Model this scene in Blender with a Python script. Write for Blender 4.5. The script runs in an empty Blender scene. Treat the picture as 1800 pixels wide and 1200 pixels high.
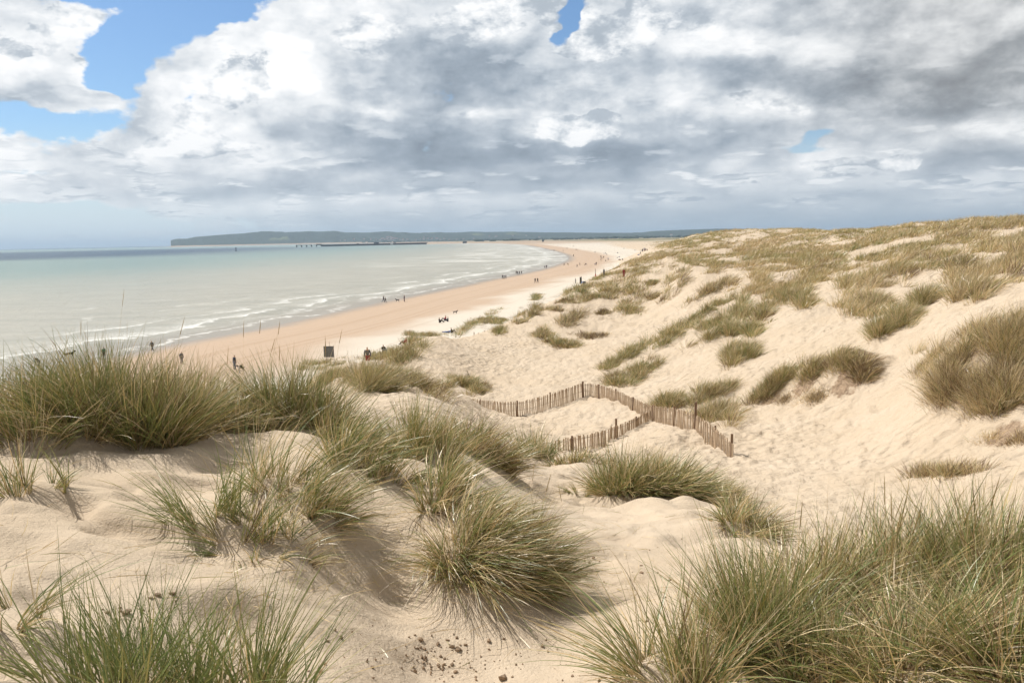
import bpy, bmesh, math, random
import numpy as np
from mathutils import Vector, Matrix
R = math.radians
rng = np.random.default_rng(7)
random.seed(7)
sc = bpy.context.scene
col = sc.collection
CAMZ = 15.0
F = 1350.0                      # focal length in pixels of the 1800 px wide photograph

# ------------------------------------------------------------------ camera
ROLL = math.atan(0.020)
PITCH = math.atan(181.0 * math.cos(ROLL) / F)
cam = bpy.data.cameras.new('camera')
cam.sensor_width = 36.0
cam.lens = 36.0 * F / 1800.0
cam.clip_start = 0.05
cam.clip_end = 60000
camo = bpy.data.objects.new('camera', cam)
col.objects.link(camo)
Mc = Matrix.Rotation(math.pi / 2 - PITCH, 4, 'X') @ Matrix.Rotation(-ROLL, 4, 'Z')
camo.matrix_world = Matrix.Translation((0, 0, CAMZ)) @ Mc
sc.camera = camo
MR = np.array(Mc.to_3x3())

def ray(px, py):
    v = np.stack([np.asarray(px, float) - 900.0, 600.0 - np.asarray(py, float), np.full(np.shape(px), -F)], -1)
    w = v @ MR.T
    return w / np.linalg.norm(w, axis=-1, keepdims=True)

def proj(p):
    p = np.asarray(p, float) - np.array([0, 0, CAMZ])
    c = p @ MR
    z = np.minimum(c[..., 2], -1e-6)
    return 900 + F * c[..., 0] / -z, 600 - F * c[..., 1] / -z, -c[..., 2]

def at_d(px, py, d):            # world point seen at (px,py), horizontal range d
    w = ray(px, py)
    k = np.asarray(d) / np.hypot(w[..., 0], w[..., 1])
    return w * np.asarray(k)[..., None] + np.array([0, 0, CAMZ])

def at_z(px, py, z):
    w = ray(px, py)
    k = (z - CAMZ) / w[..., 2]
    return w * np.asarray(k)[..., None] + np.array([0, 0, CAMZ])

# ------------------------------------------------------------------ helpers
def tag(o, label=None, cat=None, group=None, kind=None):
    if label: o['label'] = label
    if cat: o['category'] = cat
    if group: o['group'] = group
    if kind: o['kind'] = kind
    return o

def mesh_np(name, V, Fc, smooth=False, attrs=None):
    """V (n,3); Fc (m,k) of one face size, or list of arrays"""
    me = bpy.data.meshes.new(name)
    Fl = Fc if isinstance(Fc, list) else [Fc]
    Fl = [f for f in Fl if len(f)]
    V = np.ascontiguousarray(V, dtype=np.float32)
    me.vertices.add(len(V)); me.vertices.foreach_set('co', V.ravel())
    nl = sum(f.size for f in Fl); nf = sum(len(f) for f in Fl)
    me.loops.add(nl); me.loops.foreach_set('vertex_index', np.concatenate([f.ravel() for f in Fl]).astype(np.int32))
    me.polygons.add(nf)
    tot = np.concatenate([np.full(len(f), f.shape[1]) for f in Fl]).astype(np.int32)
    me.polygons.foreach_set('loop_start', np.concatenate([[0], np.cumsum(tot)[:-1]]).astype(np.int32))
    me.polygons.foreach_set('loop_total', tot)
    me.update(calc_edges=True)
    me.polygons.foreach_set('use_smooth', np.full(nf, smooth))
    for k, a in (attrs or {}).items():
        at = me.attributes.new(k, 'FLOAT', 'POINT')
        at.data.foreach_set('value', np.ascontiguousarray(a, dtype=np.float32).ravel())
    return me

def link(name, me, mat=None, parent=None, loc=None):
    o = bpy.data.objects.new(name, me)
    col.objects.link(o)
    if mat is not None and me is not None:
        if isinstance(mat, (list, tuple)):
            for m in mat: me.materials.append(m)
        else: me.materials.append(mat)
    if loc is not None: o.location = loc
    if parent is not None: o.parent = parent
    return o

def empty(name, loc, rz=0.0):
    o = bpy.data.objects.new(name, None); col.objects.link(o)
    o.location = loc; o.rotation_euler = (0, 0, rz); o.empty_display_size = 0.2
    return o

# value noise on numpy arrays
def _hash(ix, iy, seed):
    h = (ix.astype(np.int64) * 374761393 + iy.astype(np.int64) * 668265263 + seed * 1442695041) & 0xffffffff
    h = ((h ^ (h >> 13)) * 1274126177) & 0xffffffff
    h = ((h ^ (h >> 16)) * 2246822519) & 0xffffffff
    return ((h ^ (h >> 15)) & 0xffffff) / float(0xffffff)

def vnoise(x, y, seed=0):
    xi = np.floor(x); yi = np.floor(y); fx = x - xi; fy = y - yi
    fx = fx * fx * fx * (fx * (fx * 6 - 15) + 10); fy = fy * fy * fy * (fy * (fy * 6 - 15) + 10)
    xi = xi.astype(np.int64); yi = yi.astype(np.int64)
    a = _hash(xi, yi, seed); b = _hash(xi + 1, yi, seed); c = _hash(xi, yi + 1, seed); d = _hash(xi + 1, yi + 1, seed)
    return (a + (b - a) * fx) * (1 - fy) + (c + (d - c) * fx) * fy - 0.5

def fbm(x, y, octs=4, seed=0, gain=0.5):
    s = 0; a = 1.0
    for k in range(octs):
        ca, sa = math.cos(0.6 * k + .3), math.sin(0.6 * k + .3)
        s = s + a * vnoise((x * ca - y * sa) * 2 ** k + 17.3 * k, (x * sa + y * ca) * 2 ** k - 9.1 * k, seed + k)
        a *= gain
    return s

def smooth(a, b, x):
    t = np.clip((x - a) / (b - a), 0, 1); return t * t * (3 - 2 * t)

# ------------------------------------------------------------------ node expression helper
class NT:
    def __init__(s, tree): s.t = tree; s.n = tree.nodes; s.l = tree.links
    def node(s, typ, **kw):
        n = s.n.new(typ)
        for k, v in kw.items(): setattr(n, k, v)
        return n
    def put(s, sock, v):
        if isinstance(v, E): s.l.new(v.s, sock)
        elif isinstance(v, bpy.types.NodeSocket): s.l.new(v, sock)
        else: sock.default_value = v
    def math(s, op, *a, clamp=False):
        n = s.node('ShaderNodeMath', operation=op, use_clamp=clamp)
        for i, v in enumerate(a): s.put(n.inputs[i], v)
        return E(s, n.outputs[0])
    def vmath(s, op, *a):
        n = s.node('ShaderNodeVectorMath', operation=op)
        for i, v in enumerate(a): s.put(n.inputs[i], v)
        return E(s, n.outputs[0])
    def xyz(s, x, y, z):
        n = s.node('ShaderNodeCombineXYZ')
        for i, v in enumerate((x, y, z)): s.put(n.inputs[i], v)
        return E(s, n.outputs[0])
    def sep(s, v):
        n = s.node('ShaderNodeSeparateXYZ'); s.put(n.inputs[0], v)
        return [E(s, o) for o in n.outputs]
    def noise(s, vec, scale=1.0, detail=4.0, rough=0.5, dist=0.0, lac=2.0, out=0, dim='3D'):
        n = s.node('ShaderNodeTexNoise', noise_dimensions=dim)
        s.put(n.inputs['Vector'], vec)
        n.inputs['Scale'].default_value = scale; n.inputs['Detail'].default_value = detail
        n.inputs['Roughness'].default_value = rough; n.inputs['Distortion'].default_value = dist
        n.inputs['Lacunarity'].default_value = lac
        return E(s, n.outputs[out])
    def voronoi(s, vec, scale=1.0, feature='F1', rand=1.0, smoothness=None, out=0):
        n = s.node('ShaderNodeTexVoronoi', feature=feature)
        s.put(n.inputs['Vector'], vec); n.inputs['Scale'].default_value = scale
        n.inputs['Randomness'].default_value = rand
        if smoothness is not None: n.inputs['Smoothness'].default_value = smoothness
        return E(s, n.outputs[out])
    def ss(s, a, b, x):           # smoothstep
        n = s.node('ShaderNodeMapRange', interpolation_type='SMOOTHSTEP')
        s.put(n.inputs[0], x); n.inputs[1].default_value = a; n.inputs[2].default_value = b
        n.inputs[3].default_value = 0; n.inputs[4].default_value = 1
        return E(s, n.outputs[0])
    def mix(s, f, a, b):          # colour mix
        n = s.node('ShaderNodeMix', data_type='RGBA')
        s.put(n.inputs[0], f)
        for i, v in ((6, a), (7, b)):
            if isinstance(v, tuple) and len(v) == 3: v = v + (1.0,)
            s.put(n.inputs[i], v)
        return E(s, n.outputs[2])
    def ramp(s, f, stops, interp='LINEAR'):
        n = s.node('ShaderNodeValToRGB'); s.put(n.inputs[0], f)
        r = n.color_ramp; r.interpolation = interp
        while len(r.elements) < len(stops): r.elements.new(0.5)
        for e, (p, c) in zip(r.elements, stops):
            e.position = p; e.color = (c[0], c[1], c[2], 1)
        return E(s, n.outputs[0])
    def attr(s, name, out='Fac'):
        n = s.node('ShaderNodeAttribute', attribute_name=name)
        return E(s, n.outputs[out])
    def pos(s):
        return E(s, s.node('ShaderNodeNewGeometry').outputs['Position'])
    def bump(s, h, strength=1.0, dist=0.02, normal=None):
        n = s.node('ShaderNodeBump'); s.put(n.inputs['Height'], h)
        s.put(n.inputs['Strength'], strength); n.inputs['Distance'].default_value = dist
        if normal is not None: s.put(n.inputs['Normal'], normal)
        return E(s, n.outputs[0])

class E:
    def __init__(s, nt, sock): s.nt = nt; s.s = sock
    def _b(op):
        def f(a, b): return a.nt.math(op, a, b)
        return f
    def _r(op):
        def f(a, b): return a.nt.math(op, b, a)
        return f
    __add__ = _b('ADD'); __radd__ = _r('ADD'); __sub__ = _b('SUBTRACT'); __rsub__ = _r('SUBTRACT')
    __mul__ = _b('MULTIPLY'); __rmul__ = _r('MULTIPLY'); __truediv__ = _b('DIVIDE'); __rtruediv__ = _r('DIVIDE')
    def clamp(a): return a.nt.math('ADD', a, 0.0, clamp=True)
    def max(a, b): return a.nt.math('MAXIMUM', a, b)
    def min(a, b): return a.nt.math('MINIMUM', a, b)

def material(name):
    m = bpy.data.materials.new(name); m.use_nodes = True
    m.node_tree.nodes.clear()
    nt = NT(m.node_tree)
    out = nt.node('ShaderNodeOutputMaterial')
    return m, nt, out

def principled(nt, out, **kw):
    b = nt.node('ShaderNodeBsdfPrincipled')
    for k, v in kw.items():
        k = k.replace('_', ' ')
        if isinstance(v, tuple) and len(v) == 3: v = v + (1.0,)
        nt.put(b.inputs[k], v)
    nt.l.new(b.outputs[0], out.inputs[0])
    return b

def simple(name, c, rough=0.8, noise=0.25, scale=8.0, bump=0.0):
    m, nt, out = material(name)
    p = nt.pos()
    n = nt.noise(p, scale, 4)
    c0 = tuple(max(0, x * (1 - noise)) for x in c); c1 = tuple(min(1, x * (1 + noise)) for x in c)
    kw = dict(Base_Color=nt.mix(nt.ss(0.3, 0.7, n), c0, c1), Roughness=rough)
    if bump: kw['Normal'] = nt.bump(n, 1.0, bump)
    principled(nt, out, **kw)
    return m
# ------------------------------------------------------------------ shoreline (photo pixels on the z=0 plane)
shore_px = [(0, 678), (150, 640), (300, 606), (450, 579), (575, 552), (675, 530), (800, 505), (850, 494), (925, 479.5), (975, 467),
            (1000, 455), (990, 446), (960, 437.5), (930, 431.5), (905, 429), (850, 427.5), (800, 428), (755, 429)]
sp = at_z(np.array([p[0] for p in shore_px]), np.array([p[1] for p in shore_px]), 0.0)[:, :2]
dirl = sp[0] - sp[2]; dirl /= np.linalg.norm(dirl)
pre = [sp[0] + dirl * k for k in (900, 400, 150)]
post = [at_d(np.array([px]), np.array([430.]), d)[0, :2] for px, d in
        ((735, 3300), (715, 4200), (680, 5300), (620, 6100), (540, 6500), (440, 6650), (360, 6750), (306, 6800), (299, 7200), (299, 9500), (330, 20000), (400, 60000))]
ctrl = np.array(pre + list(sp) + post)
def catmull(P, n=6):
    out = []
    for i in range(len(P) - 1):
        p0 = P[max(i - 1, 0)]; p1 = P[i]; p2 = P[i + 1]; p3 = P[min(i + 2, len(P) - 1)]
        L = np.linalg.norm(p2 - p1)
        m1 = (p2 - p0) * 0.5; m2 = (p3 - p1) * 0.5
        m1 *= min(1, 1.2 * L / max(np.linalg.norm(m1), 1e-6)); m2 *= min(1, 1.2 * L / max(np.linalg.norm(m2), 1e-6))
        for k in range(n):
            t = k / n; t2 = t * t; t3 = t2 * t
            out.append((2 * t3 - 3 * t2 + 1) * p1 + (t3 - 2 * t2 + t) * m1 + (-2 * t3 + 3 * t2) * p2 + (t3 - t2) * m2)
    out.append(P[-1]); return np.array(out)
SH = catmull(ctrl, 5)
SEA = np.vstack([SH, [[-80000, 60000], [-80000, -40000], SH[0] + dirl * 40000]])

def shore_dist(x, y):
    """signed: >0 on land"""
    x = np.asarray(x, float).ravel(); y = np.asarray(y, float).ravel()
    best = np.full(x.shape, 1e18)
    for i in range(len(SH) - 1):
        a = SH[i]; b = SH[i + 1]; d = b - a; L = d @ d
        t = np.clip(((x - a[0]) * d[0] + (y - a[1]) * d[1]) / L, 0, 1)
        q = (x - a[0] - t * d[0]) ** 2 + (y - a[1] - t * d[1]) ** 2
        np.minimum(best, q, out=best)
    ins = np.zeros(x.shape, bool)
    n = len(SEA)
    for i in range(n):
        x1, y1 = SEA[i]; x2, y2 = SEA[(i + 1) % n]
        if y1 == y2: continue
        c = ((y1 > y) != (y2 > y)) & (x < (x2 - x1) * (y - y1) / (y2 - y1) + x1)
        ins ^= c
    return np.sqrt(best) * np.where(ins, -1, 1)

# ------------------------------------------------------------------ dune relief from surveyed points (px, py, range) or ('az', deg, range, z)
CP = [
 # foreground top of the dune
 (0,1200,2.9),(300,1200,2.9),(600,1200,3.0),(0,1000,3.95),(0,880,5.0),(0,770,6.6),(0,715,8.6),(250,778,6.7),(400,778,6.8),(520,752,7.2),
 (300,1000,3.9),(300,880,5.0),(450,1010,3.9),(450,900,4.75),(620,860,5.2),(720,840,5.6),(640,1000,4.35),(700,1080,4.0),(850,1130,3.75),(860,930,4.75),
 (560,960,4.35),(1000,1180,3.5),(640,780,7.4),(760,800,7.2),(760,765,9.0),(830,780,9.6),(610,715,9.5),(700,715,13.5),(760,700,21),(700,688,24),(620,668,27),(565,648,32),
 (1000,1080,4.15),(1060,1040,4.5),(1200,950,6.4),(1200,880,8.4),(1290,905,8.2),(1100,868,9.2),(960,868,8.6),(940,812,11.4),(1050,806,12),
 (1150,1150,3.35),(1250,1030,4.3),(1400,1000,4.8),(1400,1200,3.2),(1700,1100,3.65),(1650,985,4.9),(1800,1000,4.7),(1800,1200,3.1),
 # behind the foreground right
 (1500,1010,8.0),(1350,960,11.5),(1700,1010,7.6),(1500,930,14.5),(1650,905,16),(1800,905,15.5),(1350,880,17.5),
 # fence hollow
 (930,800,19),(1050,800,21),(1180,812,22.5),(1285,808,25),(1225,778,28.5),(1150,742,34),(1070,786,30),(975,792,29.5),(930,748,37.5),(840,722,41),
 (1000,740,39),(1055,699,45),(1020,698,46.5),(910,734,42.5),(840,713,44),(790,703,46),(820,688,43),(760,672,38),(720,655,40),
 # bowl of bare sand
 (690,640,60),(640,646,68),(720,602,68),(750,588,77),(800,600,76),(850,640,64),(850,680,53),(830,590,88),(950,680,51),(950,620,70),(1000,600,76),(1000,560,90),
 (1050,640,60),(870,575,94),(920,555,103),(960,532,112),(1000,519,124),(1010,505,138),(1050,489,165),(1100,461,235),(1140,443,330),
 # right slope
 (1100,600,70),(1150,540,96),(1200,498,96),(1200,560,78),(1100,690,47),(1150,655,52),(1300,600,52),(1300,500,85),(1240,450,150),(1300,440,165),
 (1170,428,480),(1210,422,620),(1260,420,600),(1350,416,400),(1450,409,255),(1600,400,165),(1750,389,122),(1820,391,112),(1950,396,100),
 (1400,550,55),(1400,460,105),(1500,600,42),(1500,500,65),(1500,430,118),(1650,600,33),(1650,500,52),(1650,430,92),(1780,545,33),(1780,600,27.5),(1780,500,40),(1780,430,75),
 (1400,680,37.5),(1420,640,40),(1500,627,38.5),(1540,680,33),(1600,700,30),(1400,780,27),(1500,850,20),(1700,800,21),(1780,700,24),(1680,690,27),(1640,640,31),
]
CZ = [  # (azimuth deg, range, z): ground hidden from the photo, below the beach level on the seaward side
 (-34,9.5,12.9),(-34,14,9.5),(-34,25,5.5),(-34,45,1.2),(-34,70,-2.5),(-34,120,-6),(-34,400,-14),
 (-27,9.5,12.9),(-27,14,10),(-27,25,6),(-27,45,1.8),(-27,70,-2.5),(-27,120,-6),(-27,400,-14),
 (-20,10,12.9),(-20,15,10.6),(-20,26,7.2),(-20,45,2.8),(-20,62,0.5),(-20,75,-2.0),(-20,120,-6),(-20,400,-14),
 (-14,10,12.7),(-14,38,7.6),(-14,50,4.4),(-14,64,1.2),(-14,85,-1.5),(-14,140,-6),(-14,400,-14),
 (-9.5,78,0.0),(-9,90,-1.5),(-7,95,-0.5),(-5,105,-1.5),(-5,400,-13),(-2,118,-0.5),(0,135,-1.5),(0,220,-5),(0,600,-14),(3,165,-0.5),(4,220,-2),(5,400,-4),(3,900,-6),(7,240,0.5),
 (8.5,350,0.5),(10,560,-0.5),(10.5,760,4),(12,900,7),(16,900,9),(20,700,9),(24,500,8),(28,350,8),(33,250,9),(40,220,9),
 (10,1400,3.5),(20,1400,4),(35,1400,4),(10,6000,3),(30,6000,3),(60,6000,3),(-30,6000,-20),
 (-60,3,13.4),(-60,7,13.0),(-60,14,9.5),(-60,30,4),(-60,60,0),(-60,120,-5),(-100,3,13.4),(-100,9,12.5),(-100,30,4),(-100,80,0),(-100,200,-5),
 (-160,3,13.4),(-160,20,12),(-160,80,9),(-160,300,6),(120,3,13.3),(120,20,12),(120,80,13),(120,300,8),(60,3,13.2),(60,8,12.0),(60,20,11),(60,60,14.5),(60,150,13),(60,400,8),
 (170,3,13.3),(170,20,12.5),(170,80,11),(170,300,7),(0,1.0,13.38),(-90,1.0,13.4),(90,1.0,13.3),(180,1,13.4),(0,0.2,13.4),(120,3000,4),(-160,3000,4),(180,6000,4),
]
pts = at_d(np.array([p[0] for p in CP], float), np.array([p[1] for p in CP], float), np.array([p[2] for p in CP], float))
caz = np.concatenate([np.arctan2(pts[:, 0], pts[:, 1]), np.radians([c[0] for c in CZ])])
cld = np.concatenate([np.log(np.hypot(pts[:, 0], pts[:, 1])), np.log([c[1] for c in CZ])])
czz = np.concatenate([pts[:, 2], [c[2] for c in CZ]])
AZK = 2.6
def tps(r2): return 0.5 * r2 * np.log(r2 + 1e-9)
P2 = np.stack([caz * AZK, cld], 1)
n = len(P2)
D2 = ((P2[:, None] - P2[None]) ** 2).sum(-1)
A = np.zeros((n + 3, n + 3)); A[:n, :n] = tps(D2) + np.eye(n) * 0.004
A[:n, n] = 1; A[:n, n + 1:] = P2; A[n, :n] = 1; A[n + 1:, :n] = P2.T
W = np.linalg.solve(A, np.concatenate([czz, [0, 0, 0]]))
def dune(az, ld):
    s = W[n] + W[n + 1] * az * AZK + W[n + 2] * ld
    for i in range(n):
        s = s + W[i] * tps((az * AZK - P2[i, 0]) ** 2 + (ld - P2[i, 1]) ** 2)
    return s

def dense(a, b, n): return list(np.linspace(a, b, n, endpoint=False))
azs = np.radians(np.array(dense(-180, -60, 50) + dense(-60, -39, 60) + dense(-39, 39, 880) + dense(39, 60, 60) + dense(60, 180, 50) + [180.0]))
def geo(a, b, n): return list(np.exp(np.linspace(math.log(a), math.log(b), n, endpoint=False)))
rs = np.array(geo(0.05, 2.2, 22) + geo(2.2, 14, 320) + geo(14, 150, 300) + geo(150, 1500, 160) + geo(1500, 30000, 40) + [30000.0])
NA, NR = len(azs), len(rs)
AZ, RR = np.meshgrid(azs, rs, indexing='ij')
GX = (RR * np.sin(AZ)).astype(np.float64); GY = (RR * np.cos(AZ)).astype(np.float64)
SD = shore_dist(GX, GY).reshape(GX.shape)
# the survey surface is smooth: evaluate on a coarse grid in (azimuth, log range), then interpolate
caz_g = np.radians(np.concatenate([np.linspace(-180, -39, 40, endpoint=False), np.linspace(-39, 39, 240), np.linspace(39, 180, 41)[1:]]))
cld_g = np.linspace(math.log(0.05), math.log(30000), 420)
CA, CL = np.meshgrid(caz_g, cld_g, indexing='ij')
DG = dune(CA, np.minimum(CL, math.log(9000)))
def bilin(G, ax, bx, a, b):
    ia = np.clip(np.searchsorted(ax, a) - 1, 0, len(ax) - 2); ib = np.clip(np.searchsorted(bx, b) - 1, 0, len(bx) - 2)
    fa = np.clip((a - ax[ia]) / (ax[ia + 1] - ax[ia]), 0, 1); fb = np.clip((b - bx[ib]) / (bx[ib + 1] - bx[ib]), 0, 1)
    return (G[ia, ib] * (1 - fa) + G[ia + 1, ib] * fa) * (1 - fb) + (G[ia, ib + 1] * (1 - fa) + G[ia + 1, ib + 1] * fa) * fb
Z = bilin(DG, caz_g, cld_g, AZ, np.log(RR))
# hummocks of the mid and far dunes
m1 = smooth(16, 60, RR) * smooth(-1.0, 3.0, Z)
bare = np.zeros_like(Z)
hum = fbm(GX / 9.0, GY / 9.0, 3, 3) * (1.1 * smooth(90, 160, RR)) + fbm(GX / 3.0, GY / 3.0, 3, 11) * 0.28 * (1 + 1.3 * smooth(70, 110, RR)) * smooth(25, 70, RR) * (1 - 0.75 * smooth(8, 2, np.degrees(AZ)) * (RR < 100))
Z = Z + hum * m1 * (1 - 0.85 * smooth(1500, 3000, RR))
far = smooth(1200, 2200, RR)
Zl = 3.2 + fbm(GX / 300, GY / 300, 3, 5) * 2.0
Z = Z * (1 - far) + Zl * far
Zb = np.where(SD > 0, 1.9 * (1 - np.exp(-SD / 48.0)), np.maximum(SD * 0.03, -4.0))
Zb = Zb + np.where(SD > 2, fbm(GX / 7.0, GY / 7.0, 3, 21) * 0.10, 0) + fbm(GX / 60.0, GY / 60.0, 2, 22) * 0.25 * smooth(10, 60, SD)
far_land = smooth(1500, 3500, RR) * smooth(0, 250, SD)
kk = 0.5
mx = np.maximum(Z, Zb); h = np.clip(kk - np.abs(Z - Zb), 0, None)
DUNEF = smooth(-0.3, 0.5, Z - Zb)
Zd = mx + h * h / (4 * kk)
keepsea = SD < -1
Z = np.where(SD < 0, np.where(RR < 1000, np.minimum(Zd, Zb + 50 * (Z > 2.5)), Zb), Zd)
Z = np.where(RR > 1500, Zb * (1 - smooth(0, 150, SD)) + np.maximum(Z, Zb) * smooth(0, 150, SD), Z)
# wind-softened footprints and hollows near the camera, small relief further out
u = GX + 0.25 * fbm(GX * 1.1, GY * 1.1, 2, 31); v = GY + 0.25 * fbm(GX * 1.1 + 9, GY * 1.1, 2, 32)
near = smooth(60, 20, RR) * DUNEF
e = 0.095 * fbm(u / 0.45, v / 0.30, 2, 41) + 0.09 * fbm(u / 1.7, v / 1.7, 2, 42)
dim = vnoise(u / 0.36, v / 0.24, 43); e = e - 0.060 * smooth(-0.05, 0.5, dim)
e = e + 0.005 * fbm(u / 0.12, v / 0.09, 2, 44)
Z = Z + e * near * smooth(0.2, 2.0, RR)
mid = smooth(15, 30, RR) * smooth(160, 90, RR) * DUNEF
Z = Z + mid * (0.20 * fbm(GX / 0.6, GY / 0.6, 3, 51))
Z = Z + smooth(18, 32, RR) * smooth(150, 100, RR) * DUNEF * smooth(R(6), R(16), AZ) * 0.55 * fbm(GX / 5.5, GY / 7.5, 2, 52)

MOUNDS = []      # (x, y, radius, height) added by tussocks before the mesh is built
def ground0(x, y):
    x = np.asarray(x, float); y = np.asarray(y, float)
    return bilin(Z, azs, rs, np.arctan2(x, y), np.clip(np.hypot(x, y), rs[0], rs[-1]))
ground = ground0
def hit(px, py, dmin=2.0):
    """first point of the land seen at a photo pixel"""
    w = ray(float(px), float(py)); hh = math.hypot(w[0], w[1])
    t = np.exp(np.linspace(math.log(dmin), math.log(9000), 5000))
    x = w[0] / hh * t; y = w[1] / hh * t; z = CAMZ + w[2] / hh * t
    g = ground(x, y)
    k = np.argmax(z < g)
    if not (z < g).any(): k = len(t) - 1
    return np.array([x[k], y[k], g[k]])
def shade_mound(x, y, r, hgt):
    """raise the land under a tussock"""
    ia0 = np.searchsorted(azs, math.atan2(x, y) - 3 * r / max(math.hypot(x, y), .1)); ia1 = np.searchsorted(azs, math.atan2(x, y) + 3 * r / max(math.hypot(x, y), .1))
    rr = math.hypot(x, y); ir0 = np.searchsorted(rs, rr - 3 * r); ir1 = np.searchsorted(rs, rr + 3 * r)
    s = np.s_[max(ia0, 0):ia1 + 1, max(ir0, 0):ir1 + 1]
    Z[s] += hgt * np.exp(-((GX[s] - x) ** 2 + (GY[s] - y) ** 2) / (r * r))

SOIL = np.zeros_like(Z)
def stain(x, y, r):
    """brown root-bound soil laid bare on an eroded face"""
    rr = math.hypot(x, y); a0 = math.atan2(x, y); w = 3 * r / rr
    s = np.s_[np.searchsorted(azs, a0 - w):np.searchsorted(azs, a0 + w) + 1, np.searchsorted(rs, rr - 3 * r):np.searchsorted(rs, rr + 3 * r) + 1]
    SOIL[s] = np.maximum(SOIL[s], np.exp(-((GX[s] - x) ** 2 + (GY[s] - y) ** 2) / (r * r)))
# ------------------------------------------------------------------ marram grass
WIND = np.array([0.80, -0.15, 0.0])       # sea wind from the left
def blade_material():
    m, nt, out = material('marram_blades')
    t = nt.attr('tone'); s = nt.attr('along')
    c = nt.ramp(t, [(0.0, (0.105, 0.165, 0.055)), (0.22, (0.22, 0.26, 0.085)), (0.42, (0.35, 0.295, 0.095)), (0.58, (0.52, 0.40, 0.17)), (0.75, (0.70, 0.52, 0.27)), (0.9, (0.80, 0.67, 0.45)), (1.0, (0.17, 0.095, 0.045))])
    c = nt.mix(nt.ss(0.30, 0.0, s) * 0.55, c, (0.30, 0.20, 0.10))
    c = nt.mix(nt.ss(0.75, 1.0, s) * 0.35, c, (0.45, 0.37, 0.22))
    b = nt.node('ShaderNodeBsdfPrincipled')
    nt.put(b.inputs['Base Color'], c); b.inputs['Roughness'].default_value = 0.36
    b.inputs['Specular IOR Level'].default_value = 0.6
    tr = nt.node('ShaderNodeBsdfTranslucent'); nt.put(tr.inputs[0], c)
    mx = nt.node('ShaderNodeMixShader'); mx.inputs[0].default_value = 0.20
    nt.l.new(b.outputs[0], mx.inputs[1]); nt.l.new(tr.outputs[0], mx.inputs[2]); nt.l.new(mx.outputs[0], out.inputs[0])
    return m
BLADE = blade_material()

SLOPE = {(1248,544): -0.5, (1187,584): -0.45, (1250,506): -0.5, (1187,490): -0.2, (925,548): -0.6, (1003,558): -0.4, (1124,650): -0.5, (1371,664): -0.5, (1427,650): -0.35, (1343,687): -0.6, (705,622): -0.6, (665,628): -0.4, (1110,617): -0.6, (727,672): 0.45, (1045,523): -0.15, (828,570): -0.55, (1247,688): -0.2, (1692,524): -0.4, (1742,480): -0.5, (1507,530): 0.1, (1248,574): -0.5, (1074,640): -0.6, (1553,545): 0.4}   # clumps that run up a slope
class Blades:
    def __init__(s): s.V = []; s.F = []; s.T = []; s.A = []; s.n = 0
    def add(s, base, d0, bend, L, w, tone, nseg, r=rng):
        """base (n,3) roots, d0 (n,3) start direction, bend (n,3) pull added along the length"""
        n = len(base)
        if n == 0: return
        d0 = d0 / np.linalg.norm(d0, axis=1, keepdims=True)
        P = base.copy(); pts = [P.copy()]; dirs = [d0]
        for k in range(nseg):
            sk = (k + 0.7) / nseg
            d = d0 + bend * (sk ** 1.35)
            d = d / np.linalg.norm(d, axis=1, keepdims=True)
            P = P + d * (L / nseg)[:, None]; pts.append(P.copy()); dirs.append(d)
        rv = r.normal(size=(n, 3)); side = np.cross(d0, rv); side /= np.linalg.norm(side, axis=1, keepdims=True) + 1e-9
        V = np.empty((n, nseg + 1, 2, 3)); A = np.empty((n, nseg + 1, 2))
        for k in range(nseg + 1):
            sk = k / nseg
            ww = (w * (0.75 + 0.25 * min(1, sk * 4)) * (1 - 0.93 * sk ** 2.2))[:, None] * 0.5
            V[:, k, 0] = pts[k] - side * ww; V[:, k, 1] = pts[k] + side * ww; A[:, k] = sk
        i = (np.arange(n)[:, None] * (nseg + 1) + np.arange(nseg)[None]) * 2 + s.n
        Fq = np.stack([i, i + 1, i + 3, i + 2], -1).reshape(-1, 4)
        s.V.append(V.reshape(-1, 3)); s.F.append(Fq); s.A.append(A.ravel())
        s.T.append(np.repeat(tone, (nseg + 1) * 2)); s.n += n * (nseg + 1) * 2
    def mesh(s, name, origin=None):
        V = np.vstack(s.V)
        if origin is not None: V = V - np.asarray(origin)
        return mesh_np(name, V, np.vstack(s.F), True, {'tone': np.clip(np.concatenate(s.T), 0, 1), 'along': np.concatenate(s.A)})
    def build(s, name, parent=None, origin=(0, 0, 0)):
        o = link(name, s.mesh(name, origin), BLADE, parent)
        if parent is None: o.location = origin
        return o

def tones(n, green, straw, brown=0.0):
    """shares of green, straw and brown blades, the rest olive"""
    k = rng.random(n); t = 0.42 + rng.normal(0, 0.07, n)
    t = np.where(k < green, 0.13 + rng.random(n) * 0.2, t)
    t = np.where((k >= green) & (k < green + straw), 0.68 + rng.random(n) * 0.25, t)
    t = np.where(k > 1 - brown, 0.97 + rng.random(n) * 0.03, t)
    return t

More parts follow.
